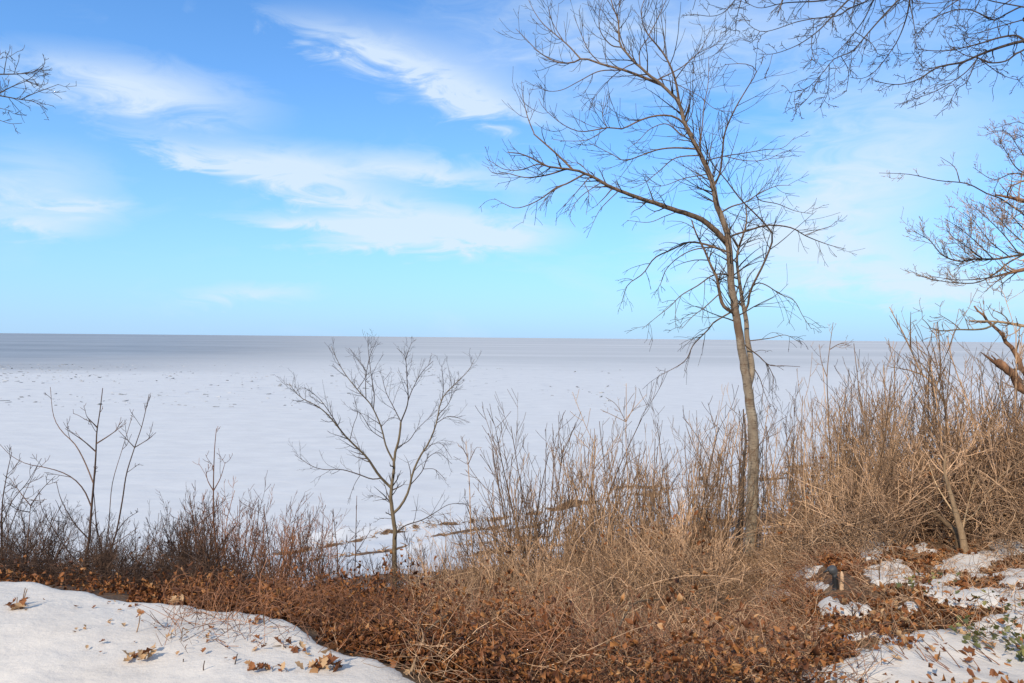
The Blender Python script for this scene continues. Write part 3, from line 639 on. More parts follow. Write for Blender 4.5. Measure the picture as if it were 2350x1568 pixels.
sapling('dark crooked stem with tiny seed heads near the young tree', [T3((380, 1400), (378, 1250), (365, 1120), (355, 1010)), T3((375, 1300), (430, 1200), (500, 1120))], 8.6, 4, BK, m=8, ln=(.08, .25))
sapling('forked brown sapling in the thicket near the broken snag', [T9((570, 1400), (560, 1300), (540, 1150), (460, 1000), (350, 900), (300, 790), (260, 700), (180, 530), (120, 420), (80, 340)), T9((470, 1000), (500, 920), (510, 800), (490, 640)), T9((460, 990), (400, 880), (330, 800), (240, 740)), T9((255, 700), (255, 560), (258, 380)), T9((350, 900), (240, 870), (80, 840))], 9.6, 9, 'stem_brown', m=9, ln=(.12, .45))
sapling('tall thin sapling rising above the horizon beside the leaning tree', [[(1900, 1230), (1905, 1060), (1900, 930), (1898, 860), (1905, 790), (1912, 740)], [(1900, 870), (1885, 830), (1880, 790)], [(1903, 810), (1925, 790), (1945, 785)]], 9.5, 5, 'stem_brown', m=10, ln=(.1, .35))
sapling('pale smooth sapling trunk standing in the snow patch on the terrace', [T10((1525, 780), (1490, 620), (1460, 450), (1420, 300), (1380, 150), (1350, 50), (1320, -80), (1330, -200)), T10((1440, 420), (1480, 280), (1520, 120), (1560, -40)), T10((1420, 300), (1330, 160), (1250, 20), (1200, -120)), T10((1440, 350), (1560, 250), (1680, 60), (1790, -60), (1920, -150))], 6.6, 21, 'bark_pale', m=12, ln=(.15, .5), twig='stem_tan', bw=.2)
sapling('straight whip with fanned twig top beside the clump of tall canes', [[(1442, 1240), (1440, 1100), (1436, 1000), (1437, 959), (1437, 880)], [(1437, 962), (1415, 930), (1390, 912)], [(1437, 962), (1462, 930), (1484, 905)], [(1437, 975), (1410, 955), (1378, 940)], [(1437, 970), (1455, 930), (1460, 890)]], 11, 4, 'stem_brown', m=5, ln=(.1, .3))

# ------------------------------------------------------------------ neighbouring trees whose branches hang into view
def offside(name, label, base, top, r0, r1, bark_m, d0):
    base = np.array((base[0], base[1], g1(base[0], base[1]) - .15)); t = Tree(name, label, base, d0)
    P = resample(np.array([base, base + (np.array(top) - base) * .35 + (.1, .1, 0), base + (np.array(top) - base) * .7 - (.12, 0, 0), np.array(top)]), 30)
    R = r0 + (r1 - r0) * np.linspace(0, 1, 30)
    t.last = (P, R, link('trunk', TB().add(P, R, 14).mesh('trunk', bark_m, base), t.root))
    px, py = project(P[:, 0], P[:, 1], P[:, 2]); t.pts = np.column_stack((px, py, P[:, 1], np.zeros(30))); return t, P, R
def bough(t, pts, r0, r1, material='bark_dark_rough'):
    P = resample(np.array(pts, float), 24); R = r0 + (r1 - r0) * np.linspace(0, 1, 24)
    o = link('limb', TB().add(P, R, 9).mesh('limb', material, t.base), t.root); t.last = (P, R, o)
    px, py = project(P[:, 0], P[:, 1], P[:, 2]); t.pts = np.vstack((t.pts, np.column_stack((px, py, P[:, 1], np.zeros(24))))); return t
def overhead():
    t, P, R = offside('overhanging_tree', 'big dark tree whose fine drooping branches hang in from above', (6.6, 5.9), (6.3, 6.4, CZ + 6.4), .24, .06, 'bark_dark_rough', 6.0)
    t.twigs(30, (.5, 1.6), (0, 0, .6), sub=4, material='twig_dark', tmin=.5)
    up = lambda cx, cy, d: at(*T7((cx, cy))[0], d)
    bough(t, [P[20], up(1900, -60, 6.3), up(1500, -150, 6.1), up(1150, -130, 6.0), up(850, -90, 5.9), up(560, -40, 5.8), up(300, -50, 5.7), up(170, -30, 5.7)], .07, .012).twigs(18, (.3, .9), (-.2, 0, -.3), sub=4, material='twig_dark')
    bough(t, [P[15], up(1850, 150, 6.2), up(1720, 190, 6.1), up(1625, 200, 6.0)], .05, .022)
    bough(t, [P[17], up(1850, 20, 6.4), up(1720, 70, 6.3), up(1625, 95, 6.2)], .04, .022)
    def L(p, w0, w1, m=14, ln=(.1, .32), join=170, drift=None):
        t.trace(T7(*p), w0, w1, 'limb', 'twig_dark', 6, 26, join=join, drift=drift).twigs(m, ln, (-.15, 0, -.15), (30, 75), 4, 'twig_dark', .15, .0017, (.25, .55), 0, .2)
    L(((1625, 192), (1580, 175), (1500, 185), (1400, 215), (1270, 245), (1180, 250), (1090, 240)), 5, 1.4, 20)
    L(((1625, 205), (1560, 215), (1480, 240), (1400, 270), (1320, 305), (1200, 330), (1100, 390), (1000, 415), (890, 400)), 7, 1.2, 26)
    L(((1700, 215), (1620, 245), (1580, 265), (1530, 300), (1450, 308), (1400, 285), (1330, 270), (1250, 220)), 5.5, 1.2, 18)
    L(((1400, 285), (1340, 350), (1270, 400), (1180, 450), (1100, 480), (1020, 510)), 3, 1, 14); L(((1390, 300), (1340, 400), (1290, 440), (1250, 520)), 2.6, 1, 10); L(((1400, 290), (1470, 340), (1530, 375), (1600, 395)), 2.4, 1, 10)
    L(((1320, 305), (1240, 380), (1150, 430), (1080, 470)), 2.2, .9, 10); L(((1200, 330), (1130, 330), (1070, 250)), 2, .9, 8)
    L(((1625, 30), (1540, 65), (1470, 100), (1400, 65), (1330, 45), (1230, 65), (1170, 100), (1100, 165), (1070, 230)), 4, 1, 22)
    L(((1625, 90), (1500, 130), (1400, 160), (1340, 165), (1280, 120)), 3, 1, 14); L(((1625, 10), (1480, 10), (1380, -10), (1200, 15), (1080, 20)), 3, 1, 14)
    L(((1100, -120), (1005, 0), (920, 90), (850, 170), (780, 250), (690, 290), (640, 350), (560, 430), (470, 455)), 5, 1, 26)
    L(((960, -90), (885, 0), (840, 90), (790, 160), (740, 220), (680, 280)), 3.8, 1.2, 16); L(((840, -80), (760, 0), (690, 70), (620, 145), (540, 205), (470, 240), (390, 265), (320, 265)), 5, 1, 24)
    L(((950, -60), (860, 0), (770, 40), (700, 80), (600, 90), (500, 110), (400, 145), (330, 155), (270, 120), (235, 70)), 3.6, 1, 20); L(((330, 155), (300, 195), (275, 215)), 1.8, .9, 6)
    L(((700, -20), (620, 5), (450, 15), (330, 40), (260, 15)), 4.2, 1, 14); L(((1060, -110), (1060, 0), (1040, 100), (1000, 200), (940, 290), (890, 350), (830, 385), (770, 380)), 4.2, 1, 22)
    L(((1060, 20), (1085, 150), (1085, 260)), 2.4, .9, 10); L(((720, 290), (760, 350), (750, 450)), 1.9, .9, 8); L(((680, 335), (660, 450), (620, 530)), 1.9, .9, 7); L(((630, 380), (570, 470), (500, 540)), 1.9, .9, 7)
    L(((800, 170), (870, 210), (900, 260), (940, 275)), 1.9, .9, 8); L(((590, 170), (580, 240), (600, 310)), 1.8, .9, 6)
    L(((240, -40), (205, 0), (150, 60), (90, 80), (0, 70)), 3, .9, 10); L(((255, -40), (235, 0), (215, 80), (205, 170)), 2.4, .9, 6)
    L(((990, -90), (990, 60), (960, 110)), 2, .9, 8); L(((1300, -120), (1250, 100), (1200, 130)), 2, .9, 10)
overhead()
def westside():
    t, P, R = offside('bare_tree', 'dark bare tree reaching thin black branches over the snowbank', (-6.6, 7.2), (-6.2, 7.0, CZ + 4.5), .16, .05, 'bark_dark_rough', 7.0)
    t.twigs(24, (.5, 1.4), (0, 0, .6), sub=4, material='twig_dark', tmin=.5)
    for a, b in ((-230, 380), (-200, 470)):
        bough(t, [P[20], at(*T8((a, b))[0], 7.0), at(*T8((a / 2, b + (20 if b > 400 else -20)))[0], 7.0), at(*T8((-20, 430 if b > 400 else 337))[0], 7.0)], .03, .010)
    def L(p, w0, w1, m=7):
        t.trace(T8(*p), w0, w1, 'limb', 'twig_dark', 6, 20, join=60, drift=RNG.uniform(-.3, .3)).twigs(m, (.08, .28), (.1, 0, .15), (30, 70), 3, 'twig_dark', .1, .0018)
    L(((-20, 337), (80, 335), (150, 325), (205, 285)), 3.2, 1, 12); L(((-20, 430), (60, 390), (130, 360), (200, 300)), 2.6, .9, 8); L(((-20, 430), (90, 450), (150, 460), (215, 495)), 3.2, 1, 10)
    L(((95, 450), (150, 425), (230, 395), (265, 382)), 2.2, .9, 7); L(((-60, 470), (0, 490), (60, 505)), 2, .9, 5); L(((-60, 520), (0, 545), (50, 560), (100, 558)), 2, .9, 5); L(((15, 332), (25, 290), (35, 240)), 2, .9, 4); L(((-30, 300), (0, 250), (20, 235)), 2, .9, 4)
westside()
def eastside():
    t, P, R = offside('twiggy_tree', 'spreading bare tree with dense tan upcurved twigs standing on the terrace', (8.1, 9.4), (7.7, 9.6, CZ + 5.0), .2, .05, 'bark_snag', 9.2)
    t.twigs(36, (.5, 1.5), (-.1, 0, .6), sub=5, material='stem_tan', tmin=.3)
    e = lambda cx, cy, d: at(*T7((cx, cy))[0], d)
    for i, cy, r, dd in ((11, 1245, .05, 9.2), (9, 1320, .045, 9.0), (16, 985, .05, 9.3), (17, 860, .04, 9.5), (14, 1130, .04, 9.6)):
        bough(t, [P[i], e(1900, cy + 60, dd), e(1750, cy + 15, dd), e(1625, cy, dd)], r, r * .5, 'bark_snag').twigs(20, (.3, .9), (-.1, 0, .8), sub=5, material='stem_tan', tmin=.1)
    def L(p, w0, w1, m=14, ln=(.2, .6), trop=(-.15, 0, .9), material='twig_dark', sub=5, tw='stem_brown'):
        t.trace(T7(*p), w0, w1, 'limb', material, 6, 24, join=60).twigs(m, ln, trop, (25, 60), sub, tw, .15, .0021, sub2=1)
    L(((1625, 1245), (1540, 1260), (1480, 1270), (1380, 1270), (1300, 1280), (1220, 1250), (1160, 1180), (1110, 1150), (1080, 1130)), 6, 1.2, 34)
    L(((1625, 1325), (1560, 1335), (1480, 1355)), 10, 4, 8, material='bark_snag'); L(((1620, 1270), (1540, 1290), (1480, 1340), (1390, 1385), (1280, 1385), (1150, 1365), (1060, 1325)), 4.5, 1, 18, (.12, .4))
    L(((1480, 1350), (1380, 1370), (1270, 1370), (1150, 1350)), 3, .9, 12, (.12, .4))
    L(((1625, 985), (1560, 970), (1480, 955)), 9, 4, 6, material='bark_snag'); L(((1625, 1060), (1560, 1010), (1500, 970), (1440, 950), (1340, 900), (1200, 885), (1060, 855), (910, 848)), 4, 1, 8, (.1, .35)); L(((1322, 890), (1280, 820), (1210, 770)), 2.4, .9, 3, (.1, .3), sub=2)
    L(((1625, 860), (1560, 850), (1470, 880), (1370, 820)), 3, 1, 8, (.1, .35), sub=3); L(((1500, 880), (1470, 940)), 1.8, .9, 2, (.1, .2), sub=2)
    for p in (((1480, 1268), (1400, 1200), (1320, 1130), (1230, 1070)), ((1560, 1258), (1450, 1180), (1380, 1090), (1320, 1040)), ((1600, 1250), (1520, 1150), (1450, 1080), (1360, 1000)), ((1625, 1200), (1540, 1120), (1470, 1040), (1400, 990)), ((1625, 1130), (1560, 1060), (1500, 1010)), ((1420, 1270), (1340, 1210), (1270, 1160), (1240, 1120))):
        L(p, 2.8, .9, 18, (.15, .5), tw='stem_tan')
    L(((1640, 870), (1580, 820), (1530, 740), (1500, 690), (1490, 640)), 3, .9, 16, (.12, .4), tw='stem_brown'); L(((1640, 800), (1590, 720), (1540, 650), (1470, 640)), 2.8, .9, 16, (.12, .4)); L(((1650, 640), (1600, 600), (1540, 610), (1460, 635)), 2.2, .9, 8, (.1, .3)); L(((1650, 700), (1590, 660), (1530, 690)), 2.2, .9, 12, (.1, .35))
    L(((1500, 1355), (1515, 1400), (1510, 1445), (1545, 1465)), 2, .9, 2, (.08, .2), sub=1)
eastside()
def snag():
    d = 8.4; b = at(2440, 1090, d); base = np.array((b[0], b[1], g1(b[0], b[1]) - .1))
    t = Tree('broken_snag', 'splintered dead tree with two broken red-brown stems above the tan thicket', base, d)
    pb = project(base[:1], base[1:2], base[2:3]); pb = (float(pb[0][0]), float(pb[1][0]))
    t.trace([pb, (2425, 1080)] + T9((1330, 1120), (1210, 890), (1140, 740), (1060, 620), (1000, 540), (920, 470), (840, 390), (795, 320)), 30, 3.5, 'trunk', 'bark_snag', 10, 36, drift=.05, rough=.007).twigs(18, (.2, .6), (0, 0, .5), sub=4, material='stem_brown', tmin=.5)
    t.trace([pb, (2418, 1080)] + T9((1310, 1160), (1210, 1030), (1110, 905), (1040, 845), (985, 815)), 32, 17, 'trunk', 'bark_snag', 10, 30, depth=8.2, drift=-.05, rough=.012)
    for p, w in ((((1060, 860), (980, 820), (920, 770), (840, 720)), 15), (((1040, 850), (985, 800), (935, 745)), 9), (((1080, 860), (1010, 800), (985, 815)), 8)):
        t.trace(T9(*p), w, 1.5, 'splinter', 'bark_snag', 6, 12, drift=0, rough=.004)
    t.trace([(2395, 758)] + T9((1210, 500), (1100, 480), (1000, 465), (900, 460), (750, 455)), 9, 2.5, 'limb', 'bark_pale', 7, 20, depth=8.3, drift=0).twigs(8, (.15, .4), (0, 0, .7), sub=3, material='stem_brown')
    t.trace(T9((980, 485), (900, 515), (800, 530), (650, 530), (520, 540), (420, 515), (400, 480), (355, 440)), 5, 1.5, 'limb', 'bark_young', 7, 20, drift=-.1).twigs(6, (.12, .4), (0, 0, .8), sub=3, material='stem_brown')
    t.trace(T9((1075, 465), (1060, 430), (1000, 385), (950, 370)), 3, 1.2, 'limb', 'bark_young', 6, 12, drift=.1).twigs(5, (.1, .3), (0, 0, .6), sub=2, material='stem_brown')
    t.trace(T9((660, 530), (620, 480), (560, 440), (485, 395)), 2.6, 1, 'limb', 'bark_young', 6, 12, drift=.1).twigs(5, (.1, .3), (0, 0, .6), sub=2, material='stem_brown')
snag()

# ------------------------------------------------------------------ shrubs: some kinds, then copies with their stems
def make_stem(rng, h, spread, twn, material, r0=.008, trop=(0, 0, .5), sub=3, leaf=0, wig=.07, rtip=.0022, ang=(18, 48)):
    a = rng.uniform(0, 6.283); k = rng.uniform(.2, 1) * spread; d = nrm(np.array((math.cos(a) * k, math.sin(a) * k, 1.0)))
    K = 10; st = nrm(d + np.cumsum(rng.normal(size=(K - 1, 3)) * wig, axis=0) + np.array(trop) * np.linspace(0, .5, K - 1)[:, None]) * h / (K - 1)
    foot = np.array((math.cos(a), math.sin(a), 0)) * rng.uniform(.01, .10)
    P = np.vstack((foot - (0, 0, .05), foot - (0, 0, .05) + np.cumsum(st, axis=0))); R = r0 * (1 - .72 * np.linspace(0, 1, K)) + .0008
    tb = TB(); tn = rng.uniform(0, 1); tb.add(P, R, 5, tn)
    Q, q = sprout(P, R, twn, (.18, .5), ang, trop, rng, 6, .12, .22, .98, rtip, .6, .006); tb.add(Q, q, 4, np.clip(tn + rng.normal(0, .15, len(Q)), 0, 1))
    Q2, q2 = sprout(Q, q, sub, (.25, .6), (20, 50), np.asarray(trop) * .6, rng, 4, .12, .2, 1., rtip, .75, .004); tb.add(Q2, q2, 3, np.clip(tn + rng.normal(0, .15, len(Q2)), 0, 1))
    return tb
KINDS = {}
def shrub_kind(key, n_var, stems, h, spread, twn, material, **k):
    out = []
    for v in range(n_var):
        rng = np.random.default_rng(abs(hash(key)) % 1000 + v if False else sum(map(ord, key)) * 7 + v); hs = []
        for s in range(stems): hs.append(make_stem(rng, h * rng.uniform(.55, 1.0), spread, twn, material, **k).mesh('stem', material))
        out.append(hs)
    KINDS[key] = out
shrub_kind('black', 6, 8, 1.0, .55, 9, 'stem_black', r0=.0045, sub=4, rtip=.0013)
shrub_kind('red', 5, 10, 1.0, .45, 8, 'stem_red', r0=.0044, sub=4, rtip=.0013)
shrub_kind('tall', 6, 7, 1.0, .24, 8, 'stem_brown', r0=.0029, sub=3, wig=.045, rtip=.0009, ang=(14, 38))
shrub_kind('tan', 6, 10, 1.0, .5, 9, 'stem_tan', r0=.0042, sub=3, wig=.10, rtip=.0016)
shrub_kind('whip', 6, 4, 1.0, .32, 8, 'stem_brown', r0=.0032, sub=3, wig=.06, rtip=.0010, ang=(15, 38))
shrub_kind('bramble', 6, 10, 1.0, 1.1, 6, 'stem_tan', r0=.0040, sub=3, wig=.17, trop=(0, 0, -.7), rtip=.0016)
shrub_kind('redbramble', 5, 10, 1.0, 1.2, 6, 'stem_red', r0=.0036, sub=3, wig=.17, trop=(0, 0, -.8), rtip=.0015)
def HT(h): return 'ankle-high ' if h < .4 else 'knee-high ' if h < .65 else 'waist-high ' if h < 1.05 else 'chest-high ' if h < 1.4 else 'head-high ' if h < 1.9 else 'towering '
def plant(key, x, y, h, label, group, name='shrub', cat='shrub', rng=random):
    v = rng.choice(KINDS[key]); r = empty(name, (x, y, g1(x, y) - .02)); r.rotation_euler = (rng.gauss(0, .13), rng.gauss(0, .13), rng.uniform(0, 6.28))
    w = h * rng.uniform(.8, 1.15); r.scale = (w, w, h); k = rng.random(); v = v[:max(3, int(len(v) * (.55 if k < .3 else 1)))]
    tag(r, ('sparse ' if k < .3 else '') + HT(h) + label, cat, group)
    for me in v: link('stem', me, r)
    return r
STEMTOP = ([-100, 0, 100, 200, 350, 430, 500, 600, 720, 760, 820, 900, 1000, 1060, 1150, 1200, 1290, 1350, 1420, 1500, 1560, 1650, 1800, 1880, 1920, 2000, 2080, 2200, 2350, 2500],
           [1080, 1080, 1120, 1150, 1150, 1110, 1075, 1075, 1110, 1190, 1210, 1230, 1170, 1120, 1090, 970, 925, 985, 950, 930, 905, 890, 910, 860, 800, 810, 780, 765, 770, 770])
MASSTOP = ([700, 900, 1000, 1100, 1200, 1350, 1500, 1620, 1660, 1770, 1810, 1900, 2000, 2150, 2350, 2500], [1360, 1310, 1250, 1220, 1185, 1135, 1110, 1100, 1225, 1225, 1090, 1040, 1000, 960, 915, 900])
REDTOP = ([200, 330, 420, 520, 700, 900, 1100, 1300, 1600, 1900, 2400], [1420, 1375, 1335, 1315, 1325, 1325, 1345, 1375, 1410, 1440, 1440])
def grow(key, n, px, dd, top, k, label, group, name='shrub', cat='shrub', hmin=.25, hmax=4.5, seed=1):
    if key == 'tall': name, cat = 'cane_clump', 'canes'
    if key == 'whip': name, cat = 'whip_clump', 'whips'
    r = random.Random(seed)
    for i in range(n):
        p = px[0] + (px[1] - px[0]) * (i + r.random()) / n; d = r.uniform(*dd); x = (p - 1175) / FPX * d; gz = g1(x, d)
        if x < .9 and d < float(edge(np.array([x]))[0]) + .35: d = float(edge(np.array([x]))[0]) + .35 + .5 * r.random(); x = (p - 1175) / FPX * d; gz = g1(x, d)
        ty = np.interp(p, *top) + r.uniform(*k)
        if 1880 < p < 1970 and d < 6.2: continue
        if 2070 < p < 2275 and d < 6.9: ty = max(ty, 1290 + 40 * r.random())
        ty = max(ty, 1225 + 90 * r.random()) if 1645 < p < 1775 and d < 12.7 else ty; zt = at(p, ty, d)[2]; h = min(hmax, max(hmin, zt - gz)); plant(key, x, d, h, label + (' downslope' if d > (dd[0] + dd[1]) / 2 else ' upslope'), group, name, cat, r)
grow('black', 50, (-40, 500), (6.0, 8.6), STEMTOP, (-10, 170), 'leafless black-twigged shrub crowding behind the lip of the snowbank', 'black shrubs behind the snowbank', seed=2)
grow('black', 20, (-40, 480), (5.7, 6.6), STEMTOP, (120, 230), 'black-twigged bush at the very lip of the snowbank', 'low black bushes at the snow lip', seed=22)
grow('red', 16, (420, 780), (6.8, 9.0), STEMTOP, (-10, 110), 'fan of upright red-brown stems above the leaf thicket', 'red-stemmed shrubs above the leaf thicket', seed=3)
grow('black', 10, (740, 1000), (7.5, 10.5), STEMTOP, (0, 90), 'sparse dark shrub around the foot of the young tree', 'sparse shrubs by the young tree', seed=4)
grow('whip', 22, (860, 1200), (8.0, 12.5), STEMTOP, (0, 130), 'thin bare whips between the young tree and the tall canes', 'whips near the young tree', seed=5)
grow('tall', 12, (1170, 1350), (10.5, 12.5), STEMTOP, (-55, 40), 'dense clump of straight brown canes topping the thicket', 'clump of tall canes', seed=6)
grow('tall', 30, (1340, 1720), (9.5, 14.5), STEMTOP, (-50, 130), 'upright brown canes in the thicket beside the leaning tree', 'canes beside the leaning tree', seed=7)
grow('tall', 32, (1700, 2080), (9.0, 13.5), STEMTOP, (-70, 140), 'upright brown canes between the leaning tree and the forked sapling', 'canes beyond the leaning tree', seed=8)
grow('whip', 60, (1860, 2850), (7.5, 11.0), STEMTOP, (-90, 100), 'thin whips crossing the horizon near the snag', 'whips near the snag', seed=9)
grow('tan', 48, (950, 1640), (8.0, 12.5), MASSTOP, (-30, 130), 'twiggy tan bush in the tangle below the tall canes', 'tan bushes below the canes', seed=10)
grow('tan', 52, (1450, 2050), (7.0, 11.0), MASSTOP, (-5, 190), 'twiggy tan bush in the tangle around the leaning tree', 'tan bushes around the leaning tree', seed=11)
grow('tan', 62, (2000, 2900), (6.8, 9.5), MASSTOP, (-70, 110), 'twiggy tan bush heaped up below the snag', 'tan bushes below the snag', seed=12)
grow('bramble', 56, (1500, 2900), (5.8, 8.5), ([1500, 1900, 2400], [1290, 1200, 1120]), (-60, 110), 'arching tan bramble sprawling at the edge of the terrace', 'tan brambles on the terrace', 'bramble', 'bramble', seed=13)
grow('redbramble', 70, (480, 1950), (4.0, 7.2), REDTOP, (-45, 90), 'arching red-brown bramble growing through the dead leaves', 'red brambles in the leaf litter', 'bramble', 'bramble', seed=14)
grow('bramble', 44, (850, 1950), (4.0, 6.5), REDTOP, (-30, 120), 'pale arching bramble in the leaf-covered hollow', 'pale brambles in the hollow', 'bramble', 'bramble', seed=15)
grow('redbramble', 36, (1380, 1960), (3.8, 5.6), ([1380, 1700, 1960], [1400, 1375, 1410]), (-30, 90), 'arching red vine looping over the leaves near the near snow patch', 'red vines near the snow patch', 'vine', 'vine', seed=17)
grow('redbramble', 30, (480, 1100), (4.4, 6.4), REDTOP, (-70, 40), 'arching red vine over the leaves along the snowbank edge', 'red vines along the snowbank', 'vine', 'vine', seed=18)
grow('bramble', 16, (1850, 2380), (4.2, 5.8), ([1850, 2400], [1430, 1370]), (-20, 90), 'loose arching bramble over the snow patches', 'brambles over the snow patches', 'bramble', 'bramble', hmin=.2, hmax=.7, seed=16)

# ------------------------------------------------------------------ uncountable undergrowth and leaf litter
def undergrowth(name, label, n, px, dd, top, lift, material, seed, lean=.9, r=.0024, lo=.15, hi=.8, hcap=2.2):
    g = np.random.default_rng(seed); p = g.uniform(*px, n); d = dd[0] + (dd[1] - dd[0]) * g.random(n) ** .9; x = (p - 1175) / FPX * d
    gz = ground(x, d); ty = np.interp(p, *top) + g.uniform(*lift, n); zt = CZ - (ty - (776 + (p - 1175) * .0091)) / FPX * d
    h = np.clip(zt - gz, .08, hcap); keep = (vnoise(x * 1.3 + seed, d * 1.3) > .22) & ~((p > 2070) & (p < 2275) & (d < 6.9) & (h > .3)) & ~((p > 1885) & (p < 1965) & (d > 3.5) & (d < 6.4)); x, d, gz, h = x[keep], d[keep], gz[keep], h[keep]; n = len(x)
    z0 = gz + h * g.random(n) * .55; L = g.uniform(lo, hi, n) * np.clip(h, .3, 1.3); dr = nrm(np.stack((g.normal(0, lean, n), g.normal(0, lean, n), g.uniform(.2, 1.2, n)), 1)); K = 5
    st = nrm(dr[:, None] + np.cumsum(g.normal(0, .22, (n, K - 1, 3)), axis=1) + np.array((0, 0, -.35)) * np.linspace(0, 1, K - 1)[None, :, None]) * (L / (K - 1))[:, None, None]
    b = np.stack((x, d, z0), 1)[:, None]; P = np.concatenate((b, b + np.cumsum(st, axis=1)), 1)
    P[:, :, 2] = np.minimum(P[:, :, 2], (gz + h)[:, None] + .05)
    R = (r * g.uniform(.6, 1.5, n))[:, None] * np.linspace(1, .55, K)[None]
    tag(link(name, TB().add(P, R, 3, g.random(n)).mesh(name, material)), label, 'undergrowth', kind='stuff')
undergrowth('tangled_undergrowth', 'tangle of fine tan stems filling the thicket around the leaning tree', 17000, (880, 3000), (6.6, 12.5), MASSTOP, (-10, 140), 'stem_tan', 21, r=.0034)
undergrowth('tangled_undergrowth', 'tangle of fine brown stems shading the thicket floor', 14500, (880, 3000), (6.2, 12.0), MASSTOP, (30, 200), 'stem_brown', 24, r=.0032)
undergrowth('tangled_undergrowth', 'litter of thin tan stems between the snow patches of the terrace', 3600, (1500, 2420), (4.2, 7.5), ([1500, 2400], [1420, 1330]), (-10, 120), 'stem_tan', 25, r=.0019, hi=.7, hcap=.28)
undergrowth('tangled_undergrowth', 'tangle of fine reddish stems among the dead leaves of the hollow', 9000, (380, 1950), (3.9, 8.2), REDTOP, (-45, 80), 'stem_red', 22, r=.0017, hi=.8)
undergrowth('tangled_undergrowth', 'pale dry stalks standing through the dead leaves of the hollow', 9000, (950, 1980), (3.5, 7.5), REDTOP, (-60, 90), 'stem_tan', 26, r=.0019, hi=.9, lean=.9)
undergrowth('tangled_undergrowth', 'orange-brown vine tangle over the hollow beside the near snow patch', 9000, (1150, 1980), (3.5, 6.5), REDTOP, (-50, 110), 'stem_red', 27, r=.0019, hi=1.0, lean=1.3)
undergrowth('tangled_undergrowth', 'tangle of fine black twigs behind the lip of the snowbank', 5500, (-60, 640), (5.6, 8.2), ([-60, 300, 640], [1230, 1250, 1250]), (-40, 120), 'stem_black', 23, r=.0022, hi=.8)

# dry grass and drift debris on the beach berms
def beach_grass():
    g = np.random.default_rng(44); n = 5200; x = g.uniform(-14, 44, n); row = g.choice([3.0, 5.6, 8.3, 12.0, 15.5, 19.0], n); sh = shore(x)
    y = sh - row - 4.5 * (fbm(x * .12 + row, x * 0 + 1, 4) - .5) + g.normal(0, .35, n); keep = fbm(x * .14 + 3 * row, y * .05, 3) > .49; x, y = x[keep], y[keep]; n = len(x)
    b = np.stack((x, y, ground(x, y)), 1)[:, None]; d = nrm(np.stack((g.normal(0, .7, n), g.normal(0, .4, n), g.uniform(.2, .9, n)), 1)); L = g.uniform(.15, .55, n)
    P = b + d[:, None] * (np.linspace(0, 1, 4)[None, :, None] * L[:, None, None]) - np.array((0, 0, .25)) * (np.linspace(0, 1, 4) ** 2)[None, :, None] * L[:, None, None]
    tag(link('beach_grass', TB().add(P, (g.uniform(.012, .035, n))[:, None] * np.linspace(1, .5, 4)[None], 3, g.random(n)).mesh('beach_grass', 'stem_brown')), 'dry brown grass and drift debris lining the snowy beach', 'grass', kind='stuff')
beach_grass()

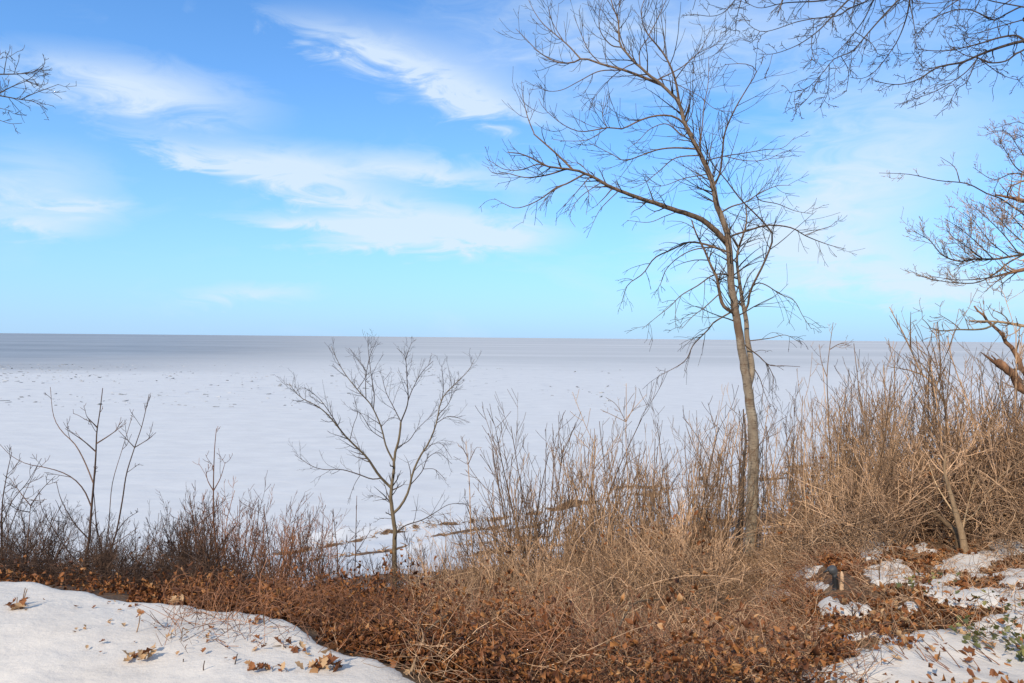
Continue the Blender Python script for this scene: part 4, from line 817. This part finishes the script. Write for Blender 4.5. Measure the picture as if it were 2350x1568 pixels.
LEAF = np.array([(0, 0, 0), (.28, .24, .06), (.62, .30, .09), (1, .02, .02), (.62, -.28, .08), (.28, -.22, .05), (.5, 0, -.04)], float)
LEAFF = np.array([(0, 6, 2, 1), (6, 3, 3, 2), (0, 5, 4, 6), (6, 4, 3, 3)])
LEAFT = np.array([(0, 6, 1), (1, 6, 2), (2, 6, 3), (3, 6, 4), (4, 6, 5), (5, 6, 0)])
def rotm(a, b, c):
    ca, sa, cb, sb, cc, sc = np.cos(a), np.sin(a), np.cos(b), np.sin(b), np.cos(c), np.sin(c); z = np.zeros_like(ca); o = np.ones_like(ca)
    m = lambda *v: np.stack(v, -1).reshape(*ca.shape, 3, 3)
    return m(ca, -sa, z, sa, ca, z, z, z, o) @ m(cb, z, sb, z, o, z, -sb, z, cb) @ m(o, z, z, z, cc, -sc, z, sc, cc)
def leaves(name, label, n, px, dd, top, lift, size, seed, tint=(0, 1), flat=.8, thr=.3, avoid=True, kmax=.9):
    g = np.random.default_rng(seed); p = g.uniform(*px, n); d = dd[0] + (dd[1] - dd[0]) * g.random(n) ** 1.15; x = (p - 1175) / FPX * d; gz = ground(x, d)
    ty = np.interp(p, *top) + g.uniform(*lift, n); zt = CZ - (ty - (776 + (p - 1175) * .0091)) / FPX * d; h = np.clip(zt - gz, 0, kmax) * np.clip(2.6 * fbm(x * 1.1 + 3, d * 1.1, 4) - .55, .12, 1.5)
    z = gz + .012 + .02 * g.random(n) + h * g.random(n) ** 1.3
    keep = ((d > edge(x) + .08 + .1 * g.random(n)) | (x > 1.0)) & (fbm(x * 1.7 + seed, d * 1.7, 3) > thr)
    if avoid:
        qx, qy = project(x, d, gz); inside = np.zeros(n, bool)
        for cx, cy, hx, hy, lean in PATCH:
            a = math.radians(lean); u = qx - cx; v = qy - cy
            inside |= ((u * math.cos(a) + v * math.sin(a)) / hx) ** 2 + ((-u * math.sin(a) + v * math.cos(a)) / hy) ** 2 < .95
        keep &= ~inside | (g.random(n) < .02)
        keep &= ((qx - 1925) / 42) ** 2 + ((qy - 1348) / 34) ** 2 > 1
    x, d, z = x[keep], d[keep], z[keep]; n = len(x)
    s = g.uniform(*size, n); M = rotm(g.uniform(0, 6.283, n), g.normal(0, flat, n), g.normal(0, flat, n))
    v = (LEAF[None] + g.normal(0, .09, (n, 7, 3))) * np.stack((s, s * g.uniform(.5, 1.2, n), s * g.uniform(1.4, 4.5, n)), 1)[:, None]
    v = np.einsum('nij,nkj->nki', M, v) + np.stack((x, d, z), 1)[:, None]
    F = (np.arange(n)[:, None, None] * 7 + LEAFT[None]).reshape(-1, 3); t = np.clip(tint[0] + (tint[1] - tint[0]) * g.beta(1.1, 1.5, n), 0, 1)
    tag(link(name, mesh_of(name, v, F, 'dead_leaf', np.repeat(t, 7) + np.tile(np.array([0, .04, -.03, .08, -.03, .05, -.12]), n), True)), label, 'leaves', kind='stuff')
leaves('leaf_litter', 'rust-brown dead leaves caught in the thicket of the hollow', 54000, (300, 1320), (3.3, 8.0), REDTOP, (-40, 120), (.018, .042), 31, (0, .86), 1.1, thr=.36)
leaves('leaf_litter', 'rust-brown dead leaves under the red vines of the hollow', 12000, (1150, 1980), (3.2, 7.0), REDTOP, (20, 160), (.018, .044), 35, (.05, .9), 1.0, thr=.40)
leaves('leaf_litter', 'dead leaves strewn between the snow patches of the terrace', 52000, (1480, 3300), (2.4, 9.5), ([1400, 2400], [1400, 1330]), (0, 120), (.020, .05), 32, (.1, 1), .6, thr=.30, kmax=.10)
leaves('leaf_litter', 'dark dead leaves caught in the black shrubs behind the snowbank', 3600, (-40, 560), (5.3, 7.6), ([-40, 150, 300, 560], [1345, 1335, 1310, 1260]), (-60, 60), (.018, .042), 33, (0, .9), 1.1, thr=.42)
leaves('leaf_litter', 'dry leaves scattered on the bluff slope under the thicket', 22000, (600, 2420), (7.5, 15), MASSTOP, (60, 260), (.03, .06), 34, (.2, 1), thr=.36, kmax=1.2)

# ------------------------------------------------------------------ single leaves, plants and sticks in the foreground
def leaf_mesh(seed, material='dead_leaf'):
    g = np.random.default_rng(seed)
    k = 7; xsx = np.linspace(0, 1, k); wd = np.sin(xsx ** .8 * math.pi) ** .7 * .30 * (1 + .35 * np.cos(np.arange(k) * math.pi)); wd[0] = .02; wd[-1] = .01
    curl = g.uniform(.2, .9); V = []; bend = g.uniform(-.5, .9)
    for i, (a, w) in enumerate(zip(xsx, wd)):
        z = bend * (a - .5) ** 2 - .05
        V += [(a, w * g.uniform(.8, 1.2), z + curl * w * 1.0), (a, 0, z), (a, -w * g.uniform(.8, 1.2), z + curl * w * .9)]
    F = [(3 * i + j, 3 * i + j + 1, 3 * i + 4 + j, 3 * i + 3 + j) for i in range(k - 1) for j in (0, 1)]
    return mesh_of('leaf', V, F, material, np.full(len(V), g.uniform(.15, .95)), True)
LEAVES = [leaf_mesh(i) for i in range(10)]
rr = random.Random(5)
def put_leaf(parent, loc, size, rot=None, name='leaf', meshes=None):
    return link(name, rr.choice(meshes or LEAVES), parent, loc, rot or (rr.uniform(-.9, .9), rr.uniform(-.9, .9), rr.uniform(0, 6.28)), (size,) * 3)
def snowz(x, y): return g1(x, y) + .045
def spot(px, py):
    h = hit(px, py); return np.array((h[0], h[1], snowz(h[0], h[1])))
def lift_at(px, py, d): return at(px, py, d)
def sprig(name, label, foot, stems, leafs, material='stem_brown', w=3, cat='plant', size=(.05, .08)):
    """dried plant: stems traced from the foot on the snow, leaves hanging at given points"""
    b = spot(*foot); r = tag(empty(name, b), label, cat); d = b[1]
    for s in stems:
        P = resample(np.array([at(a, c, d + rr.uniform(-.03, .03)) for a, c in s]), 9); P[0, 2] = min(P[0, 2], g1(P[0, 0], P[0, 1]) + .02)
        P[:, 2] = np.maximum(P[:, 2], np.array([g1(q[0], q[1]) for q in P]) + .03); P[0, 2] -= .03
        link('stem', TB().add(P, np.linspace(w / 2, w / 3.4, 9) / FPX * d, 5).mesh('stem', material, b), r)
    for a, c in leafs:
        q = at(a, c, d + rr.uniform(-.05, .05)); q[2] = max(q[2], snowz(q[0], q[1]) + .012); put_leaf(r, q - b, .85 * rr.uniform(*size))
    return r
C12 = lambda *p: T12(*p); C13 = lambda *p: T13(*p)
sprig('dried_plant', 'tuft of brown leaf blades melted into the snowbank', C12((200, 460))[0], [C12((190, 460), (185, 350), (190, 260)), C12((220, 460), (260, 300), (300, 170)), C12((230, 460), (260, 250), (280, 160))],
      C12((110, 400), (130, 430), (150, 380), (160, 440), (190, 420), (200, 390), (215, 450), (230, 370), (240, 430), (180, 460), (270, 460), (290, 390), (140, 350), (250, 350)), size=(.055, .095))
sprig('dried_plant', 'sparse gray twigs poking from the snowbank beside the leaf tuft', C12((560, 400))[0], [C12((480, 375), (540, 385), (630, 410)), C12((630, 410), (650, 370), (665, 340)), C12((540, 390), (545, 345))], C12((490, 372),), 'stem_black', 2, size=(.02, .03))
sprig('dried_flower_stalk', 'single brown stalk with a flat dried flower head on the snow', C12((1485, 750))[0], [C12((1485, 750), (1500, 670), (1530, 560), (1545, 450))], C12((1510, 428), (1530, 425), (1545, 430), (1565, 425), (1585, 425), (1600, 435), (1550, 440)), 'stem_brown', 3.4, 'flower stalk', (.035, .05))
sprig('dried_plant', 'bent stalk with a row of shrivelled hanging brown leaves', C12((1460, 1040))[0], [C12((1430, 1040), (1500, 950), (1570, 890), (1650, 850), (1720, 815)), C12((1450, 1050), (1550, 1050), (1660, 1020))],
      C12((1440, 1020), (1460, 990), (1480, 960), (1490, 930), (1500, 1000), (1520, 960), (1550, 900), (1560, 870), (1590, 930), (1600, 970), (1640, 880), (1690, 830), (1710, 820), (1730, 830), (1470, 1040), (1520, 1050)), 'stem_brown', 3, size=(.045, .075))
sprig('dried_plant', 'two tiny red-stemmed seedlings poking through the snow', C12((860, 750))[0], [C12((800, 750), (820, 710), (850, 670)), C12((900, 750), (930, 730), (960, 715))], C12((800, 748), (840, 675), (950, 718), (915, 745)), 'stem_red', 2.2, size=(.022, .035))
sprig('dried_plant', 'faint twig lying half buried in the snow', C12((1150, 640))[0], [C12((1085, 612), (1150, 640), (1200, 640), (1280, 620))], [], 'stem_brown', 1.8)
sprig('dried_plant', 'cluster of thin dark stems with seed heads near the flower stalk', C12((1430, 440))[0], [C12((1420, 470), (1430, 430), (1440, 390)), C12((1430, 450), (1480, 465)), C12((1500, 380), (1520, 345)), C12((1200, 410), (1195, 350), (1180, 320)), C12((1270, 405), (1290, 350)), C12((1300, 440), (1330, 380), (1380, 330))], C12((1440, 395), (1420, 440), (1480, 465), (1520, 350), (1530, 345), (1275, 405), (1225, 318)), 'stem_black', 1.8, size=(.02, .035))
sprig('dried_plant', 'small heap of red-brown leaves at the crest of the snowbank', C12((1920, 410))[0], [C12((1920, 420), (1930, 370), (1920, 330))], C12((1870, 410), (1890, 400), (1910, 390), (1930, 370), (1940, 400), (1960, 410), (1980, 390), (1920, 360), (1900, 420), (2010, 395)), 'stem_red', 2, size=(.04, .065))
sprig('dried_plant', 'sprigs with small black seed pods leaning over the snow', C12((1560, 660))[0], [C12((1535, 690), (1550, 650)), C12((1650, 660), (1680, 630), (1700, 615)), C12((1720, 690), (1730, 665))], C12((1550, 650), (1660, 655), (1695, 620), (1728, 680)), 'stem_black', 1.8, size=(.022, .032))
sprig('dried_plant', 'slanting pale stem carrying two black seed pods', C12((1935, 840))[0], [C12((1930, 850), (1970, 740), (2050, 660)), C12((2000, 600), (2070, 630)), C12((1880, 650), (1940, 690))], C12((2050, 662), (2010, 605), (2070, 628), (1900, 660)), 'stem_brown', 1.8, size=(.025, .038))
sprig('dried_plant', 'pair of parallel grass stems arching over the snow', C12((2130, 800))[0], [C12((2130, 775), (2180, 700), (2260, 630), (2330, 600)), C12((2140, 870), (2200, 790), (2290, 720)), C12((2260, 900), (2290, 850), (2310, 790))], C12((2330, 600), (2290, 850), (2280, 870), (2300, 800), (2330, 770)), 'stem_tan', 1.6, size=(.024, .036))
for foot, st, lb in (((2015, 1080), ((2012, 1085), (2015, 1010), (2022, 945)), 'short upright black stick in the snow beside a dark crumb'), ((2240, 1200), ((2235, 1215), (2245, 1120), (2240, 1040), (2255, 965)), 'taller crooked black stick standing in the snow'), ((780, 1075), ((765, 1085), (785, 1068), (800, 1050)), 'tiny dark stub in the open snow')):
    sprig('stick', lb, C12(foot)[0], [C12(*st)], [], 'stem_black', 3.6, 'stick')
sprig('stick', 'slanting black stick in the snow near the arching vine', C13((205, 830))[0], [C13((200, 835), (212, 760), (235, 660))], [], 'stem_black', 3.8, 'stick')
sprig('dried_plant', 'dark rotten branch end surfacing from the snow', C13((400, 680))[0], [C13((310, 690), (380, 680), (440, 655), (480, 625)), C13((480, 630), (540, 640), (620, 640)), C13((520, 610), (600, 590), (660, 580))], C13((470, 630), (500, 625), (440, 650)), 'bark_dark_rough', 7, 'branch', (.04, .06))
sprig('dried_plant', 'trailing stem with three curled brown leaves on the snow', C13((760, 690))[0], [C13((660, 590), (730, 650), (800, 720))], C13((675, 600), (700, 620), (690, 640), (745, 660), (765, 650), (770, 685), (680, 590)), 'stem_brown', 2, size=(.05, .075))
sprig('dried_plant', 'upright stem of large brown leaves at the tip of the snowbank', C13((1100, 900))[0], [C13((1200, 920), (1180, 800), (1150, 640), (1110, 570)), C13((1060, 900), (1050, 780), (1040, 690)), C13((1160, 870), (1220, 800), (1240, 730)), C13((880, 850), (950, 830), (1010, 830))],
      C13((1105, 620), (1110, 680), (1095, 650), (1040, 720), (1050, 760), (1100, 760), (1135, 780), (1150, 750), (1030, 800), (1050, 820), (1080, 860), (1030, 880), (1010, 910), (1060, 890), (1140, 860), (1170, 870), (1190, 900), (1210, 880), (1180, 850), (1240, 730), (1255, 750), (990, 920), (930, 890), (890, 820)), 'stem_brown', 2.4, size=(.06, .095))
sprig('dried_plant', 'huddle of small brown leaves on an arching vine in the snow', C13((440, 910))[0], [C13((200, 940), (280, 850), (370, 760)), C13((330, 880), (420, 930), (520, 960)), C13((560, 790), (650, 775), (740, 840), (800, 910))],
      C13((370, 860), (390, 840), (410, 870), (430, 830), (450, 850), (480, 810), (500, 820), (440, 900), (460, 890), (400, 900), (520, 930), (540, 910), (470, 920)), 'stem_brown', 1.8, size=(.04, .06))
sprig('dried_plant', 'single curled leaf standing upright in the snow', C13((680, 920))[0], [C13((680, 930), (685, 880), (690, 860))], C13((680, 900), (690, 880), (675, 915)), 'stem_brown', 2, size=(.05, .07))
sprig('dried_plant', 'curled leaf pair on a short stem below the crest', C13((880, 740))[0], [C13((870, 760), (890, 710), (910, 685))], C13((890, 710), (880, 725), (850, 765), (870, 765)), 'stem_brown', 2, size=(.045, .065))
sprig('dried_plant', 'dark red shrivelled leaves beside a broken stub at the crest', C13((390, 450))[0], [C13((385, 470), (400, 430), (430, 385))], C13((380, 440), (395, 455), (370, 430), (410, 430), (400, 415), (425, 440)), 'stem_red', 2, size=(.04, .06))
sprig('stick', 'broken gray stub with a dark foot on the snow crest', C13((500, 450))[0], [C13((505, 460), (500, 380), (490, 270)), C13((495, 455), (570, 470))], [], 'bark_young', 5, 'stick')
sprig('dried_plant', 'thin green-black weed on the snow crest', C13((60, 290))[0], [C13((0, 260), (60, 290), (130, 310)), C13((40, 280), (45, 210))], C13((20, 270), (50, 290), (80, 300), (115, 310)), 'stem_black', 2, size=(.03, .045))

# fallen leaves one can tell apart on the snow
for i in range(70):
    px = rr.uniform(150, 900) if i < 45 else rr.uniform(1850, 2340); py = rr.uniform(1400, 1560) if i < 45 else rr.uniform(1390, 1560)
    h = hit(px, py)
    if px < 1000 and (h[1] > edge(h[0]) - .05 or py < np.interp(px, [150, 420, 600, 940], [1365, 1400, 1440, 1565]) + 10): continue
    o = put_leaf(None, (h[0], h[1], snowz(h[0], h[1]) + .012), rr.uniform(.02, .045) if px < 1000 else rr.uniform(.04, .075), (rr.uniform(-.4, .4), rr.uniform(-.4, .4), rr.uniform(0, 6.28)), 'fallen_leaf')
    tag(o, 'small curled leaf lying loose on the open snowbank' if px < 1000 else 'curled brown leaf lying on the snow patches of the terrace', 'leaf', 'leaves on the snowbank' if px < 1000 else 'leaves on the terrace')
# the largest leaves on top of the litter
k = 0
while k < 170:
    px = rr.uniform(560, 1900); py = rr.uniform(1420, 1566); h = hit(px, py)
    if h[1] < edge(h[0]) + .1 or h[1] > 4.8: 
        if rr.random() < .02: k += 1
        continue
    o = put_leaf(None, (h[0], h[1], h[2] + rr.uniform(.02, .10)), rr.uniform(.032, .058), None, 'dead_leaf'); k += 1
    tag(o, 'large curled oak-brown leaf lodged on top of the leaf litter', 'leaf', 'large leaves on the litter')

# arching canes across the hollow
def cane(label, pts, d, dr, w, material='stem_tan', cat='cane'):
    p = pts[0]; h = hit(*p) if d is None else None
    dd = np.linspace(h[1] if d is None else d, (h[1] if d is None else d) + dr, len(pts))
    P = resample(np.array([at(a, b, c) for (a, b), c in zip(pts, dd)]), 24); b = P[0].copy(); P[0, 2] = min(P[0, 2], g1(P[0, 0], P[0, 1]) - .02)
    P[:, 2] = np.maximum(P[:, 2], np.array([g1(q[0], q[1]) for q in P]) + .004); P[0, 2] -= .03
    R = np.linspace(w / 2, w / 5, 24) / FPX * P[:, 1]; r = tag(empty('arching_cane', b), label, cat)
    o = link('stem', TB().add(P, R, 6).mesh('stem', material, b), r); tb = TB(); Q, q = sprout(P, R, 6, (.05, .2), (30, 60), (0, 0, .3), RNG, 5, .1, .3, 1., .0014, .5, .003, True); tb.add(Q, q, 3)
    tag(link('twigs', tb.mesh('twigs', material, b), o), kind='stuff')
cane('thick pale cane leaning from the tip of the snowbank into the leaves', T11((345, 935), (400, 790), (430, 710), (480, 650), (540, 605), (590, 575)), None, .9, 8, 'bark_pale')
cane('long straight pale cane crossing the leaf hollow with a bent tip', T11((1260, 975), (1400, 800), (1500, 660), (1530, 605), (1600, 525), (1740, 510)), 3.7, 1.0, 7, 'bark_pale')
cane('short pale cane lying toward the small snow chunk', T11((910, 975), (830, 850), (760, 750), (690, 670), (610, 620)), 3.7, .8, 5.5, 'bark_pale')
cane('thin bowed cane with an upright end in the leaf hollow', T11((1100, 965), (960, 860), (880, 760), (865, 690), (875, 650)), 3.7, .7, 4.5, 'stem_tan')
cane('thin bowed cane arching over the first tall leaves', T11((880, 780), (840, 700), (830, 600), (860, 540)), 4.3, .2, 4, 'stem_tan')
cane('slender cane sprawling low beside the snowbank edge', T13((1220, 680), (1210, 560), (1160, 420), (1110, 290)), None, .4, 4, 'stem_tan')
cane('slender cane propped diagonally on the litter by the snowbank', T13((990, 570), (1080, 480), (1150, 400)), None, .3, 4.5, 'stem_tan')
cane('thin cane lying across the leaf litter', T13((1150, 400), (1250, 290), (1400, 230), (1510, 180)), None, .6, 4, 'stem_tan')
cane('looped vine arching twice over the snow patch', T10((760, 1350), (735, 1250), (740, 1180), (790, 1130), (880, 1100), (960, 1110), (1000, 1180)), None, .3, 4.5)
cane('tall hooped vine over the terrace leaves', T10((1200, 1210), (1170, 1080), (1100, 950), (1000, 890), (930, 940), (910, 1020), (950, 1130), (990, 1240)), None, -.3, 4.5)
cane('wide hooped vine bending over the terrace snow', T10((1310, 1130), (1250, 1010), (1150, 930), (1060, 905), (960, 950), (850, 1010)), None, .3, 4)
cane('crooked gray branch standing in the near snow patch', T10((960, 1640), (900, 1500), (870, 1420), (930, 1420), (980, 1370), (990, 1290), (975, 1220)), 3.7, .5, 11, 'bark_pale', 'branch')
cane('dark stub leaning in the near snow patch', T10((825, 1568), (830, 1480), (855, 1410)), None, .1, 6, 'stem_black', 'branch')
cane('straight thin cane slanting across the terrace', T10((1500, 640), (1350, 700), (1200, 800), (1130, 890)), 6.2, -.5, 4)
cane('fallen pink-brown log leaning on the pale sapling', T10((1440, 430), (1330, 330), (1200, 215), (1070, 110)), 6.7, .4, 15, 'bark_pale', 'log')
cane('short weathered log end lying in the terrace snow', T10((1200, 1010), (1280, 985), (1330, 960), (1400, 890)), None, .3, 6, 'bark_pale', 'log')
cane('thin cane lying flat across the small snow patch', T10((700, 790), (850, 745), (1010, 722)), None, .15, 4, 'stem_brown')
cane('second thin cane lying parallel on the small snow patch', T10((740, 800), (870, 778), (980, 755)), None, .15, 4, 'stem_brown')
cane('upright twig standing in the small snow patch', T10((818, 820), (818, 740), (815, 670)), None, 0, 4, 'stem_brown')
cane('upright twig in the lower small snow patch', T10((620, 1090), (610, 1030), (605, 985)), None, 0, 4, 'stem_black')
cane('horizontal dark pole caught in the thicket below the snag', T9((460, 1375), (600, 1372), (750, 1385), (970, 1392)), 8.6, .1, 3.5, 'stem_brown', 'branch')
cane('dark branch rising through the heaped tan bushes', T10((1280, 20), (1340, -60), (1420, -150), (1560, -240), (1800, -310)), 7.4, .2, 7, 'stem_black', 'branch')
# stiff slanting stems standing in the snow at the near edge
for i in range(46):
    px = rr.uniform(2080, 2345); py = rr.uniform(1450, 1575); h = hit(px, py); d = h[1]; b = np.array((h[0], d, h[2] - .02)); ln = rr.uniform(.10, .30)
    dv = np.array((-.75 + rr.uniform(-.3, .3), rr.uniform(-.1, .5), .8)); dv /= np.linalg.norm(dv)
    P = resample(np.array([b, b + dv * ln * .5, b + dv * ln + (0, 0, -.02)]), 6); r = tag(empty('dry_stem', b), 'stiff red-brown stem slanting from the snow near the green weed', 'stem', 'slanting stems in the snow')
    link('stem', TB().add(P, np.linspace(.0035, .0016, 6), 4).mesh('stem', 'stem_red' if i % 2 else 'stem_brown', b), r)
# green weeds
GREEN = [leaf_mesh(40 + i, 'green_leaf') for i in range(4)]
for (cx, cy, n, sz), lb in zip(((2300, 1500, 46, .055), (2335, 1520, 26, .05), (2135, 1378, 22, .05), (2270, 1425, 16, .045)), ('clump of low green leaves in the snow at the near edge', 'smaller green rosette behind the near green clump', 'patch of green weed beside the hooped vines', 'faint green weed under the terrace snow')):
    b = spot(cx, cy); r = tag(empty('green_weed', b), lb, 'weed')
    for i in range(n):
        a = rr.uniform(0, 6.28); q = rr.random() ** .6 * .20; put_leaf(r, (math.cos(a) * q * 1.3, math.sin(a) * q * .8, .02 + rr.uniform(0, .10)), rr.uniform(.6, 1.2) * sz, None, 'leaf', GREEN)

# path light and stake
def path_light():
    h = hit(*T10((478, 850))[0]); d = h[1]; b = np.array((h[0], d, h[2] - .03)); top = at(*T10((462, 720))[0], d)
    r = tag(empty('garden_light', b), 'small gray garden light on a black post in the terrace leaves', 'garden light')
    hgt = top[2] - b[2]; s = 1 / FPX * d
    post = TB().add(np.array([(0, 0, 0), (0, 0, hgt * .4), (-.004, 0, hgt * .8), (-.01, 0, hgt)]), np.array([7, 7, 6.5, 6]) * s, 8, .5, True); link('post', post.mesh('post', 'lamp_black'), r)
    # tapered hood: rounded shade with an open foot, leaning toward the path
    z = np.array([hgt - 4 * s, hgt + 2 * s, hgt + 10 * s, hgt + 14 * s, hgt + 15.5 * s]); rad = np.array([5.5, 9, 11, 9, 1.0]) * s
    hood = TB().add(np.stack((-.01 - (z - hgt) * .55, z * 0, z), 1), rad, 12, .5, True); link('shade', hood.mesh('shade', 'lamp_grey'), r)
    brim = TB().add(np.array([(-.01 - 2 * s, 0, hgt + 6 * s), (-.01 - 13 * s, -.005, hgt + 9 * s), (-.01 - 26 * s, -.01, hgt + 2 * s)]), np.array([4, 3, 1.2]) * s, 6, .5, True); link('bracket', brim.mesh('bracket', 'lamp_black'), r)
    h2 = hit(*T10((528, 850))[0]); b2 = np.array((h2[0], h2[1], h2[2] - .03)); t2 = at(*T10((527, 705))[0], h2[1]); L = t2[2] - b2[2]; s2 = h2[1] / FPX
    P = np.array([(0, 0, 0), (0, 0, L * .5), (0, 0, L * .85), (-.003, 0, L)]); st = TB().add(P, np.array([5, 4.8, 4.2, 1.6]) * s2, 5, .8, True)
    o = link('wooden_stake', st.mesh('wooden_stake', 'raw_wood'), None, b2); tag(o, 'pale split wooden stake beside the garden light', 'stake')
path_light()
